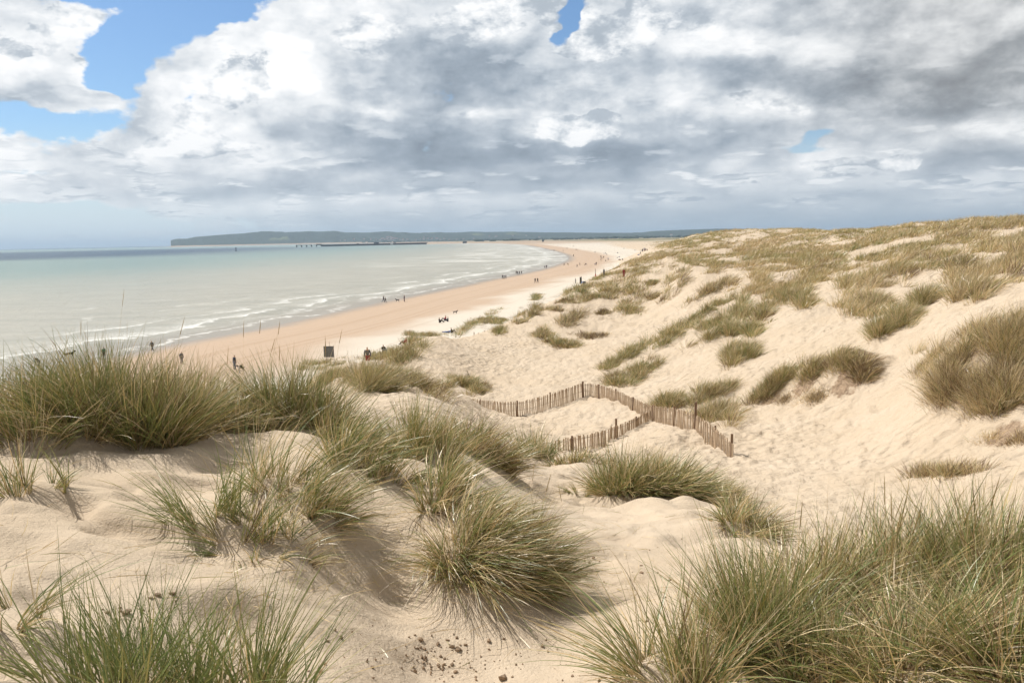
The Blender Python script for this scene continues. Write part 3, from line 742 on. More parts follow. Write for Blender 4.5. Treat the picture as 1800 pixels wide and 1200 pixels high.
# ------------------------------------------------------------------ build the land mesh (after the tussock mounds)
def sand_material(mode='mix'):
    m, nt, out = material({'mix': 'dune_foot_sand', 'dune': 'dune_sand', 'beach': 'beach_sand'}[mode])
    p = nt.pos(); x, y, z = nt.sep(p)
    sd = nt.attr('sd'); df = nt.attr('dunef')
    n1 = nt.noise(p, 0.35, 5, 0.6); n2 = nt.noise(p, 3.0, 5, 0.6); n3 = nt.noise(p, 60.0, 3, 0.7); n4 = nt.noise(p, 420.0, 2, .7)
    dune_c = nt.mix(nt.ss(0.25, 0.75, n1), (0.60, 0.50, 0.39), (0.55, 0.445, 0.33))
    dune_c = nt.mix(nt.ss(0.35, 0.8, n2) * 0.35, dune_c, (0.48, 0.375, 0.27))
    grain = nt.ss(0.30, 0.70, n4)
    dune_c = nt.mix(grain * 0.22, dune_c, (0.40, 0.31, 0.22))
    if mode == 'dune':
        so = nt.attr('soil'); c = nt.mix(nt.ss(0.42, 0.62, so * (0.25 + n2 * 1.15)) * 0.8, dune_c, nt.mix(nt.ss(.35, .65, nt.noise(p, 6.0, 4, .7)), (0.38, 0.27, 0.18), (0.18, 0.115, 0.07))); wet = None
        return sand_finish(nt, out, p, x, y, z, c, None, None, n2, n3, n4, mode)
    # upper beach is paler and greyer, the foreshore warm, the tide edge wet
    wob = sd + (nt.noise(p, 0.05, 3) - 0.5) * 22.0
    beach = nt.mix(nt.ss(24, 36, wob), (0.47, 0.355, 0.265), (0.60, 0.54, 0.46))
    st = nt.noise(nt.xyz(sd * 0.55, x * 0.01, y * 0.01), 1.0, 5, 0.65)
    beach = nt.mix(nt.ss(0.52, 0.72, st) * nt.ss(62, 20, sd) * 0.5, beach, (0.40, 0.29, 0.20))
    # strand line of weed, and wheel tracks along the beach
    wr = nt.math('ABSOLUTE', (wob - 44.0)); wr2 = nt.noise(p, 1.3, 4, 0.7)
    beach = nt.mix(nt.ss(1.3, 0.2, wr) * nt.ss(0.47, 0.60, wr2) * 0.8, beach, (0.22, 0.17, 0.12))
    wr3 = nt.math('ABSOLUTE', (sd + (nt.noise(p, 0.02, 2) - 0.5) * 8 - 52.0))
    beach = nt.mix(nt.ss(2.2, 0.2, wr3) * nt.ss(0.50, 0.62, wr2) * 0.45, beach, (0.25, 0.20, 0.14))
    sdt = sd + (nt.noise(p, 0.015, 2) - 0.5) * 6
    for c0 in (21.0, 23.2, 13.5):
        beach = nt.mix(nt.ss(0.5, 0.15, nt.math('ABSOLUTE', sdt - c0)) * 0.4, beach, (0.38, 0.27, 0.18))
    wet = nt.ss(7.0, 0.0, sd + (nt.noise(p, 0.12, 3) - 0.5) * 5)
    beach = nt.mix(wet, beach, (0.30, 0.235, 0.175))
    c = nt.mix(df, beach, dune_c)
    # pressed footprints on dune sand: small dark pits where damp sand shows
    farl = nt.ss(1300, 2300, nt.math('SQRT', x * x + y * y))
    fld = nt.ramp(nt.noise(nt.xyz(x, y * 0.35, 0), 0.004, 4, 0.55), [(0.0, (0.10, 0.11, 0.05)), (0.42, (0.22, 0.19, 0.11)), (0.5, (0.36, 0.28, 0.18)), (0.56, (0.12, 0.14, 0.06)), (0.7, (0.30, 0.24, 0.15))])
    c = nt.mix(farl * nt.ss(120, 320, sd), c, fld)
    shing = farl * nt.ss(320, 120, sd) 
    c = nt.mix(shing * 0.7, c, (0.36, 0.26, 0.19))
    return sand_finish(nt, out, p, x, y, z, c, wet, df, n2, n3, n4, mode)

def sand_finish(nt, out, p, x, y, z, c, wet, df, n2, n3, n4, mode):
    m = [mm for mm in bpy.data.materials if mm.node_tree == nt.t][0]
    dist = nt.math('SQRT', x * x + y * y)
    if mode != 'beach':
        warp = nt.noise(p, 1.4, 1, out=1)
        vw = nt.vmath('ADD', nt.xyz(x, y * 1.25, z * 0.5), nt.vmath('MULTIPLY', warp, (0.35, 0.35, 0.0)))
        foot = nt.voronoi(vw, 2.3, 'SMOOTH_F1', 1.0, 0.6)
        h = foot * 0.24 * nt.ss(0.40, 0.62, nt.noise(p, 0.16, 3)) + n2 * 0.22
        h = h * (nt.ss(6.0, 16.0, dist) * 0.75 + 0.25) + n3 * 0.012 + n4 * 0.0016
    if mode != 'dune':
        hb = nt.noise(p, 0.7, 4, .7) * 0.12
    if mode == 'mix':
        hh = nt.node('ShaderNodeMix'); nt.put(hh.inputs[0], df); nt.put(hh.inputs[2], hb); nt.put(hh.inputs[3], h); h = E(nt, hh.outputs[0])
    elif mode == 'beach': h = hb
    bmp = nt.bump(h, 0.85, 1.0)
    if wet is None: principled(nt, out, Base_Color=c, Roughness=0.9, Specular_IOR_Level=0.12, Normal=bmp)
    else: principled(nt, out, Base_Color=c, Roughness=nt.math('SUBTRACT', 0.92, wet * 0.55), Specular_IOR_Level=nt.math('ADD', wet * 0.35, 0.12), Normal=bmp)
    return m

def build_land():
    idx = np.arange(NA * NR).reshape(NA, NR)
    a = idx[:-1, :-1]; b = idx[:-1, 1:]; c = idx[1:, 1:]; d = idx[1:, :-1]
    Fq = np.stack([a, b, c, d], -1).reshape(-1, 4)[:, ::-1]
    V = np.stack([GX, GY, Z], -1).reshape(-1, 3)
    me = mesh_np('ground', V, Fq, True, {'sd': SD, 'dunef': DUNEF, 'soil': SOIL})
    o = link('sand_ground', me, [sand_material('mix'), sand_material('dune'), sand_material('beach')])
    dq = DUNEF; q4 = np.stack([dq[:-1, :-1], dq[:-1, 1:], dq[1:, 1:], dq[1:, :-1]], -1); farq = RR[:-1, :-1] > 1250
    mi = np.where((q4.min(-1) > 0.999) & ~farq, 1, np.where((q4.max(-1) < 0.001) | farq, 2, 0)).astype(np.int32).ravel()
    me.polygons.foreach_set('material_index', mi); me.update()
    tag(o, 'pale rippled sand of the dunes and the long curving beach', 'sand ground', kind='structure')

# ------------------------------------------------------------------ sea
def build_sea():
    az = np.radians(np.array(dense(-180, -45, 60) + dense(-45, 40, 620) + dense(40, 180, 50) + [180.0]))
    r = np.array(geo(25, 700, 330) + geo(700, 12000, 150) + geo(12000, 40000, 10) + [40000.0])
    A2, R2 = np.meshgrid(az, r, indexing='ij')
    x = R2 * np.sin(A2); y = R2 * np.cos(A2)
    sd = shore_dist(x, y).reshape(x.shape)
    keep = sd < 60
    z = np.zeros_like(x)
    w = -sd + 7 * fbm(x / 26, y / 26, 2, 61)
    # low breakers rolling in
    for c0, a0, wd in ((9, .10, 2.2), (20, .28, 3.0), (37, .30, 4.0), (58, .22, 5.0)):
        z += a0 * np.exp(-((w - c0) / wd) ** 2) * smooth(-0.25, 0.3, fbm(x / 30, y / 30, 2, 65 + int(c0)))
    z *= smooth(0, 8, -sd) * smooth(900, 300, R2)
    idx = np.arange(x.size).reshape(x.shape)
    k = keep[:-1, :-1] | keep[1:, 1:]
    Fq = np.stack([idx[:-1, :-1], idx[:-1, 1:], idx[1:, 1:], idx[1:, :-1]], -1)[k][:, ::-1]
    used = np.unique(Fq); mp = np.full(x.size, -1); mp[used] = np.arange(len(used))
    V = np.stack([x, y, z], -1).reshape(-1, 3)[used]
    me = mesh_np('sea', V, mp[Fq], True, {'sd': sd.ravel()[used]})
    m, nt, out = material('sea_water')
    p = nt.pos(); px, py, pz = nt.sep(p)
    s = nt.attr('sd') * -1.0
    dist = nt.math('SQRT', px * px + py * py)
    big = nt.noise(p, 0.012, 4, 0.6)
    off = s + (big - 0.5) * 160.0
    base = nt.mix(nt.ss(50, 380, off), (0.40, 0.385, 0.33), (0.18, 0.275, 0.27))
    base = nt.mix(nt.ss(0.35, 0.75, nt.noise(nt.xyz(px * .35, py, 0), 0.14, 6, .7)) * 0.6, base, (0.25, 0.255, 0.22))
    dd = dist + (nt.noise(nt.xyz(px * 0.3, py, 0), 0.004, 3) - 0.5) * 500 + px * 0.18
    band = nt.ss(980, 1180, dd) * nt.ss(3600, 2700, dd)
    base = nt.mix(band * nt.ss(300, 800, s), base, (0.03, 0.065, 0.11))  # dark band is a cloud shadow painted into the offshore water colour
    base = nt.mix(nt.ss(7000, 11000, dist), base, (0.05, 0.10, 0.14))
    base = nt.mix(nt.ss(16, 2, s), base, (0.30, 0.27, 0.225))
    # foam: ragged lines that follow the shore
    n1 = nt.noise(p, 0.035, 3, 0.5); n2 = nt.noise(p, 0.35, 5, 0.7); n3 = nt.noise(p, 2.2, 3, .7)
    w = s + (n1 - 0.5) * 34.0 + (n2 - 0.5) * 10.0
    lace = nt.ss(0.40, 0.62, n3 * 0.5 + n2 * 0.5)
    patch = nt.noise(p, 0.022, 3, .55)
    def line(c, wd, lo, soft, seed):
        a = nt.math('ABSOLUTE', (w - c))
        pt = nt.noise(nt.vmath('ADD', p, (seed * 37.0, seed * 13.0, 0)), 0.028, 3, .6)
        return nt.ss(wd, wd * 0.15, a) * nt.ss(lo - .04, lo + soft + .10, pt)
    def fan(c, wd, lo, seed):      # trailing foam behind a breaker, on its seaward side
        a = w - c
        pt = nt.noise(nt.vmath('ADD', p, (seed * 37.0, seed * 13.0, 0)), 0.028, 3, .6)
        return nt.ss(-0.6, 0.3, a) * nt.ss(wd, 0.0, a) * nt.ss(lo, lo + .15, pt) * lace
    f = line(3.2, 1.1, 0.36, 0.08, 1) * 0.75
    f = f.max(line(9.0, 0.9, 0.44, 0.1, 2) * 0.7)
    f = f.max(fan(15.0, 9.0, 0.30, 3))
    f = f.max(line(15.2, 1.3, 0.30, 0.1, 3))
    f = f.max(fan(29.0, 8.0, 0.47, 4) * 0.9)
    f = f.max(line(29.0, 1.2, 0.45, 0.08, 4))
    f = f.max(line(47.0, 1.3, 0.53, 0.06, 5) * 0.8)
    f = f.max(line(70.0, 1.4, 0.57, 0.05, 6) * 0.7)
    farfoam = nt.ss(170, 60, s) * nt.ss(330, 620, dist) * nt.ss(0.50, 0.60, nt.noise(nt.xyz(px * 0.35, py * .8, 0), 0.05, 4, 0.65)) * nt.ss(3500, 2500, dist)
    f = f.max(farfoam * 0.8)
    caps = nt.ss(0.735, 0.76, nt.noise(nt.xyz(px * 0.45, py, 0), 0.30, 3, 0.75)) * nt.ss(60, 200, s) * nt.ss(3500, 700, dist)
    f = f.max(caps * 0.8)
    f = f * nt.ss(0.0, 1.5, s)
    f = f * (lace * 0.35 + 0.65)
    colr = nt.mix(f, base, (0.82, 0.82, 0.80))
    wv = nt.noise(nt.xyz(px * 0.55 + py * 0.25, py - px * 0.2, 0), 0.55, 6, 0.66) * 0.9 + nt.noise(nt.xyz(px * 0.4, py, 0), 0.16, 4, 0.6) * 1.3
    calm = nt.ss(2, 22, s)
    bmp = nt.bump(wv * (calm * 0.9 + 0.03) + f * 0.12, 1.0, 0.8)
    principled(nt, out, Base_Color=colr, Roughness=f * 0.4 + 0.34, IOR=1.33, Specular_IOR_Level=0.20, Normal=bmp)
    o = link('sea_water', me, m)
    tag(o, 'shallow sea, beige near the beach and teal further out, with foam lines', 'sea', kind='structure')

# ------------------------------------------------------------------ distant hills
SKY = [(285,431),(299,429),(300.5,423),(308,421),(330,420),(345,417),(370,415),(400,412.5),(440,410),(460,408),(475,407.5),(490,409),(530,408),(580,407.5),(590,407),(600,409),(640,409.5),(670,408),(680,407.5),
 (700,409),(740,410.5),(760,409),(800,409.5),(830,408),(850,408.5),(900,408),(950,409),(1000,409.3),(1050,410),(1100,410),(1130,409),(1155,406.5),(1190,405),(1240,403.5),(1300,402.5),(1312,404),(1340,406),(1370,404),(1395,404),(1430,405.5),(1500,404),(1700,400),(2300,390)]
def build_hills():
    pxs = np.concatenate([np.linspace(285, 299, 6), np.linspace(299.4, 303, 10), np.linspace(303.5, 1500, 900), np.linspace(1503, 2300, 120)])
    sky = np.interp(pxs, [s[0] for s in SKY], [s[1] for s in SKY])
    R0 = 7400.0
    top = at_d(pxs, sky, np.full(len(pxs), R0))
    az = np.arctan2(top[:, 0], top[:, 1]); zt = top[:, 2]
    r = np.concatenate([np.linspace(6550, 7400, 44), np.linspace(7420, 9500, 30)])
    A2, R2 = np.meshgrid(az, r, indexing='ij')
    t = np.clip((R2 - 6600) / (R0 - 6600), 0, 1)
    nz = fbm(A2 * 90, R2 / 260, 4, 71)
    prof = np.where(R2 <= R0, (1 - (1 - t) ** 1.6), 1 - smooth(R0 + 300, 9500, R2) * 0.9)
    cliff = smooth(310, 303, pxs)[:, None]
    x = R2 * np.sin(A2); y = R2 * np.cos(A2)
    zz = -2 + (zt[:, None] + 2) * np.clip(prof + nz * 0.28 * (4 * t * (1 - t)), 0, 1.02)
    zz += np.where(R2 > 6700, np.abs(fbm(A2 * 2400, R2 / 16, 2, 72)) * 9.0 * smooth(6700, 6900, R2), 0)
    # only the first slice of the headland drops straight into the sea
    zz = np.where((pxs < 300)[:, None], -3, zz)
    global hill_z
    def hill_z(px_, r_): 
        i = int(np.argmin(np.abs(pxs - px_))); return float(np.interp(r_, r, zz[i]))
    idx = np.arange(x.size).reshape(x.shape)
    Fq = np.stack([idx[:-1, :-1], idx[:-1, 1:], idx[1:, 1:], idx[1:, :-1]], -1).reshape(-1, 4)[:, ::-1]
    me = mesh_np('hills', np.stack([x, y, zz], -1).reshape(-1, 3), Fq, True)
    m, nt, out = material('wooded_hill')
    p = nt.pos(); a, b, c = nt.sep(p)
    n1 = nt.noise(nt.xyz(a, b * 0.6, 0), 0.0022, 4, 0.5); n2 = nt.noise(p, 0.02, 4, .7)
    cc = nt.mix(nt.ss(0.60, 0.66, n1) * nt.ss(25, 60, c), (0.022, 0.034, 0.014), (0.13, 0.15, 0.06))
    cc = nt.mix(nt.ss(0.45, 0.7, n2) * 0.6, cc, (0.05, 0.065, 0.03))
    cc = nt.mix(nt.ss(14, 5, c + (n2 - .5) * 6), cc, (0.45, 0.34, 0.24))
    principled(nt, out, Base_Color=cc, Roughness=0.95, Specular_IOR_Level=0.1)
    o = link('hills', me, m)
    tag(o, 'long low wooded hills ending in a headland cliff over the sea', 'hills', kind='structure')

# ------------------------------------------------------------------ sky
SUN_AZ, SUN_EL = R(-58), R(53)        # azimuth from +Y, negative to the left
def UV(px, py):
    w = ray(float(px), float(py)); return F * w[0] / w[1], F * w[2] / w[1]
def build_sky():
    world = bpy.data.worlds.new('World'); sc.world = world; world.use_nodes = True
    world.node_tree.nodes.clear(); nt = NT(world.node_tree)
    out = nt.node('ShaderNodeOutputWorld'); bg = nt.node('ShaderNodeBackground')
    nt.l.new(bg.outputs[0], out.inputs[0]); bg.inputs[1].default_value = 0.1
    tc = nt.node('ShaderNodeTexCoord'); D = E(nt, tc.outputs['Generated'])
    x, y, z = nt.sep(D)
    sky = nt.node('ShaderNodeTexSky', sky_type='NISHITA'); sky.sun_disc = False
    sky.sun_elevation = SUN_EL; sky.sun_rotation = SUN_AZ
    sky.air_density = 1.0; sky.dust_density = 0.6; sky.ozone_density = 1.6
    yy = y.max(0.12)
    U0 = x / yy * F; V0 = z / yy * F
    # domain warp
    zz = z.max(0.0)
    pl = nt.xyz(x / (zz + 0.16), y / (zz + 0.16), 0.0)
    dn = nt.xyz(x * 3.0, y * 3.0, z * 5.2)
    wv1 = nt.noise(dn, 2.6, 4, 0.55, out=1); a1, b1, c1 = nt.sep(wv1)
    wv2 = nt.noise(pl, 2.0, 2, 0.5, out=1); a2, b2, c2 = nt.sep(wv2)
    hgt = nt.ss(0.0, 300.0, V0)
    U = U0 + (a1 - 0.5) * 220 * (hgt * 0.75 + 0.25) + (a2 - 0.5) * 130
    V = V0 + (b1 - 0.5) * 150 * (hgt * 0.85 + 0.1) + (b2 - 0.5) * 40 * (hgt * 0.8 + 0.2)
    def g(px, py, sx, sy, rot=0.0):
        u0, v0 = UV(px, py)
        dx = U - u0; dy = V - v0
        if rot:
            c, s = math.cos(rot), math.sin(rot)
            dx, dy = dx * c + dy * s, dy * c - dx * s
        dx = dx * (1.0 / sx); dy = dy * (1.0 / sy)
        return nt.math('EXPONENT', (dx * dx + dy * dy) * -1.0)
    def total(lst):
        s = None
        for it in lst:
            w = it[0]; t = g(*it[1:]) * w
            s = t if s is None else s + t
        return s
    gaps = total([(0.6, 300, 112, 60, 34), (1.25, 225, 140, 50, 62), (1.2, 260, 55, 150, 45, 0.25), (1.1, 385, 15, 75, 42), (1.1, 60, 215, 125, 38, -0.12), (0.5, 30, 255, 70, 25), (1.0, 985, 35, 24, 40), (0.75, 355, 175, 26, 36),
                  (0.85, 120, 15, 110, 20, 0.1), (0.55, 1440, 262, 75, 12), (0.55, 20, 305, 70, 12), (0.95, 20, 375, 260, 34), (0.45, 230, 400, 200, 20), (0.6, 1440, 236, 30, 16)])
    fill = total([(0.95, 95, 95, 140, 62), (0.75, 380, 85, 130, 34, 0.2), (0.7, 205, 165, 26, 26), (0.7, 330, 200, 120, 60), (0.5, 90, 255, 90, 18), (0.8, 1020, 232, 85, 22), (.35, 60, 325, 60, 9)])
    detail = nt.noise(dn, 4.6, 8, 0.67); n_b = nt.noise(dn, 1.7, 5, 0.55)
    vd = nt.vmath('ADD', dn, nt.vmath('MULTIPLY', wv1, (0.16, 0.16, 0.16)))
    vn = nt.node('ShaderNodeTexVoronoi', feature='F1'); nt.put(vn.inputs['Vector'], vd); vn.inputs['Scale'].default_value = 4.0
    vn.inputs['Detail'].default_value = 1.6; vn.inputs['Roughness'].default_value = 0.55
    puff = 0.72 - E(nt, vn.outputs['Distance'])
    cov = 1.18 - gaps * 1.24 + fill + (detail - 0.5) * 1.5 + (n_b - 0.5) * 0.4 + puff * 0.55
    alpha = nt.ss(0.36, 0.66, cov)
    # brightness: thick bases are grey, sunlit tops white
    dark = total([(0.46, 800, 105, 170, 65, -0.1), (0.40, 720, 225, 150, 48), (0.40, 780, 275, 230, 26), (0.50, 1100, 265, 250, 46), (0.30, 560, 330, 260, 20), (0.22, 250, 295, 90, 14), (0.36, 1330, 130, 110, 34),
                  (0.32, 1760, 110, 260, 70, 0.12), (0.28, 1560, 180, 170, 50), (0.35, 1720, 285, 160, 22), (0.2, 1500, 340, 200, 12), (0.25, 950, 325, 300, 18), (0.16, 110, 165, 90, 24), (0.2, 430, 150, 60, 40),
                  (0.22, 1100, 390, 900, 26), (0.14, 300, 345, 150, 14), (0.2, 1290, 20, 120, 20), (0.14, 200, 265, 50, 18), (0.1, 1550, 60, 500, 200)])
    light = total([(0.5, 1020, 232, 80, 22), (0.30, 680, 75, 70, 36, -0.5), (0.25, 870, 25, 120, 30), (0.30, 420, 130, 120, 70, 0.3), (0.2, 90, 90, 110, 50), (0.25, 660, 196, 50, 14, -0.2), (0.18, 860, 190, 60, 12), (0.2, 520, 110, 110, 50),
                   (0.22, 1330, 190, 120, 18), (0.2, 1450, 290, 60, 12), (0.2, 1690, 230, 60, 16), (0.2, 1280, 80, 130, 40), (0.15, 1640, 60, 80, 30), (0.15, 440, 285, 180, 10), (0.2, 620, 350, 50, 7), (0.15, 1660, 350, 80, 8), (0.12, 1300, 320, 60, 10)])
    dl = nt.vmath('ADD', dn, (-0.055, 0.0, 0.085))
    rel1 = nt.noise(dn, 5.0, 5, 0.64) - nt.noise(dl, 5.0, 5, 0.64)
    pl2 = nt.vmath('MULTIPLY', pl, (1.0, 1.3, 1.0))
    nb2 = nt.noise(pl2, 2.2, 3, 0.55)
    lowz = nt.ss(230.0, 60.0, V0)
    band = (nb2 - 0.5)
    br = 0.92 - dark * 1.05 + light * 1.15 + (puff - 0.15) * (0.50 - lowz * 0.15) + rel1 * (0.8 - lowz * 0.5) + band * (lowz * 0.35) + (n_b - 0.5) * 0.18 - nt.ss(0.7, 1.5, cov) * 0.06
    CLR = [(0.0, (0.24, 0.285, 0.34)), (0.25, (0.33, 0.385, 0.45)), (0.5, (0.50, 0.55, 0.605)), (0.72, (0.73, 0.76, 0.79)), (0.9, (0.90, 0.91, 0.92)), (1.0, (0.97, 0.97, 0.97))]
    # sunlit heaps in front of the grey deck
    heap = total([(1.25, 1020, 235, 95, 24), (0.95, 680, 60, 105, 42, -0.35), (1.0, 860, 15, 150, 40), (0.9, 655, 197, 48, 16, -0.3), (0.8, 850, 188, 70, 13), (0.8, 1340, 188, 150, 22), (0.85, 1060, 75, 120, 45, -.5), (0.8, 1180, 40, 150, 50),
                  (0.9, 420, 150, 130, 70, 0.5), (0.8, 90, 60, 150, 45), (0.75, 1440, 290, 80, 14), (0.7, 1680, 225, 60, 22), (0.7, 1600, 290, 80, 16), (0.8, 330, 262, 260, 16), (0.75, 330, 350, 70, 10), (0.6, 650, 338, 45, 8), (0.65, 1310, 325, 60, 9), (0.6, 1480, 360, 90, 6), (0.6, 1190, 350, 60, 6), (.65, 150, 320, 90, 8)])
    cov2 = heap + (detail - 0.5) * 1.5 + (puff - 0.15) * 0.60 + 0.12 - dark * 0.25
    a2 = nt.ss(0.49, 0.62, cov2)
    br2 = 0.80 + (cov2 - 0.6) * 0.30 + rel1 * 2.6 + (puff - 0.15) * 0.45 - dark * 0.35
    # rolls of cloud receding to the horizon, lit on their far upper side
    dB = nt.noise(pl, 3.0, 7, 0.60); dlo = nt.noise(pl, 3.0, 3, 0.5) - nt.noise(nt.vmath('ADD', pl, (-0.05, 0.16, 0.0)), 3.0, 3, 0.5)
    aB = nt.ss(0.485, 0.545, dB + (puff - 0.15) * 0.10 - dark * 0.06)
    brB = 0.66 - lowz * 0.10 + dlo * 1.6 + (dB - 0.55) * 1.6 + (puff - 0.15) * 0.25 - dark * 0.55
    def fm(f, a, b):
        n = nt.node('ShaderNodeMix'); nt.put(n.inputs[0], f); nt.put(n.inputs[2], a); nt.put(n.inputs[3], b); return E(nt, n.outputs[0])
    brm = fm(aB * (lowz * 0.45 + 0.35), br, brB.min(0.95).max(0.15))
    brm = fm(a2 * 0.8, brm, br2.min(0.98).max(0.35))
    cl = nt.ramp(brm, CLR)
    # the far right of the overcast is warmer grey
    cl = nt.mix(nt.ss(250, 800, U0) * nt.ss(60, 260, V0) * 0.75, cl, nt.ramp(brm, [(0.0, (0.21, 0.205, 0.20)), (0.3, (0.33, 0.335, 0.335)), (0.55, (0.56, 0.56, 0.555)), (0.8, (0.80, 0.80, 0.79)), (1.0, (0.94, 0.94, 0.93))]))
    haze = nt.ss(120.0, 0.0, V0)
    cl = nt.mix(haze * 0.72, cl, nt.mix(nt.ss(-650, -100, U0), (0.62, 0.70, 0.74), (0.40, 0.47, 0.535)))
    # unseen cloud overhead and behind dimmed to cut fill light and deepen shadows
    ov = nt.ss(560.0, 1100.0, V0).max(nt.ss(0.25, -0.1, y))
    kb = 10.0 - ov * 5.5
    clx = nt.vmath('MULTIPLY', cl, nt.xyz(kb, kb, kb))
    skc = nt.vmath('MULTIPLY', E(nt, sky.outputs[0]), (0.74, 0.92, 1.08))
    skl = nt.mix(nt.ss(230, 10, V0) * 0.9, skc, (6.6, 7.5, 8.1))
    c = nt.mix(alpha, skl, clx)
    nt.put(bg.inputs[0], c)
    world.cycles.sampling_method = 'MANUAL'; world.cycles.sample_map_resolution = 512

def build_light():
    s = bpy.data.lights.new('sun', 'SUN'); s.energy = 4.9; s.angle = R(0.5); s.color = (1.0, 0.955, 0.88)
    o = bpy.data.objects.new('sun', s); col.objects.link(o)
    dirv = Vector((math.sin(SUN_AZ) * math.cos(SUN_EL), math.cos(SUN_AZ) * math.cos(SUN_EL), math.sin(SUN_EL)))
    o.rotation_euler = dirv.to_track_quat('Z', 'Y').to_euler(); o.location = dirv * 100
    sc.view_settings.view_transform = 'Standard'; sc.view_settings.look = 'None'
    sc.view_settings.exposure = 0.14; sc.view_settings.gamma = 1.0

def build_haze():
    me = bpy.data.meshes.new('haze'); bm = bmesh.new(); bmesh.ops.create_cube(bm, size=1.0)
    for v in bm.verts: v.co = (v.co.x * 90000, v.co.y * 90000, -7 + (v.co.z + 0.5) * 207)
    bm.to_mesh(me); bm.free()
    m, nt, out = material('sea_haze')
    vol = nt.node('ShaderNodeVolumePrincipled')
    vol.inputs['Color'].default_value = (0.60, 0.78, 1.0, 1); vol.inputs['Density'].default_value = HAZE
    vol.inputs['Anisotropy'].default_value = 0.2
    nt.l.new(vol.outputs[0], out.inputs['Volume'])
    o = link('haze', me, m)
    tag(o, 'pale sea haze in the air over the bay', 'haze', kind='stuff')
HAZE = 0.9e-4
# ------------------------------------------------------------------ small helpers for built things
def bm_obj(name, bm, mat, parent=None, loc=None, smooth_=False):
    me = bpy.data.meshes.new(name); bmesh.ops.recalc_face_normals(bm, faces=bm.faces); bm.to_mesh(me); bm.free()
    if smooth_: me.polygons.foreach_set('use_smooth', [True] * len(me.polygons))
    return link(name, me, mat, parent, loc)
def box(bm, c, s, rz=0.0, tilt=(0, 0), bev=0.0):
    r = bmesh.ops.create_cube(bm, size=1.0)
    M = Matrix.Translation(c) @ Matrix.Rotation(rz, 4, 'Z') @ Matrix.Rotation(tilt[0], 4, 'X') @ Matrix.Rotation(tilt[1], 4, 'Y') @ Matrix.Diagonal((*s, 1))
    bmesh.ops.transform(bm, matrix=M, verts=r['verts'])
    return r['verts']
def tube(bm, a, b, r0, r1, n=8):
    a = Vector(a); b = Vector(b); d = b - a
    q = d.to_track_quat('Z', 'Y').to_matrix().to_4x4()
    r = bmesh.ops.create_cone(bm, cap_ends=True, segments=n, radius1=r0, radius2=r1, depth=d.length)
    bmesh.ops.transform(bm, matrix=Matrix.Translation((a + b) / 2) @ q, verts=r['verts'])
def copy_tree(o, parent=None):
    c = o.copy(); col.objects.link(c); c.parent = parent
    for ch in o.children: copy_tree(ch, c)
    return c

# ------------------------------------------------------------------ chestnut paling fences
def wood_mat(name, c, dark):
    m, nt, out = material(name)
    tc = nt.node('ShaderNodeTexCoord'); p = E(nt, tc.outputs['Object'])
    x, y, z = nt.sep(p)
    g = nt.noise(nt.xyz(x * 9, y * 9, z * 1.6), 5.0, 5, .65); b = nt.noise(nt.xyz(x, y, z * .15), 7.0, 2, .5)
    cc = nt.mix(nt.ss(.3, .75, g), c, dark); cc = nt.mix(nt.ss(.45, .7, b) * .5, cc, tuple(k * .55 for k in c))
    principled(nt, out, Base_Color=cc, Roughness=0.85, Specular_IOR_Level=.2, Normal=nt.bump(g, .6, .01))
    return m
PALE = wood_mat('split_chestnut', (0.54, 0.42, 0.30), (0.36, 0.26, 0.18))
POST = wood_mat('weathered_post', (0.26, 0.17, 0.11), (0.14, 0.09, 0.06))
GREYW = wood_mat('grey_boards', (0.22, 0.21, 0.20), (0.13, 0.125, 0.12))
WIRE = simple('rusty_wire', (0.12, 0.08, 0.06), .6)

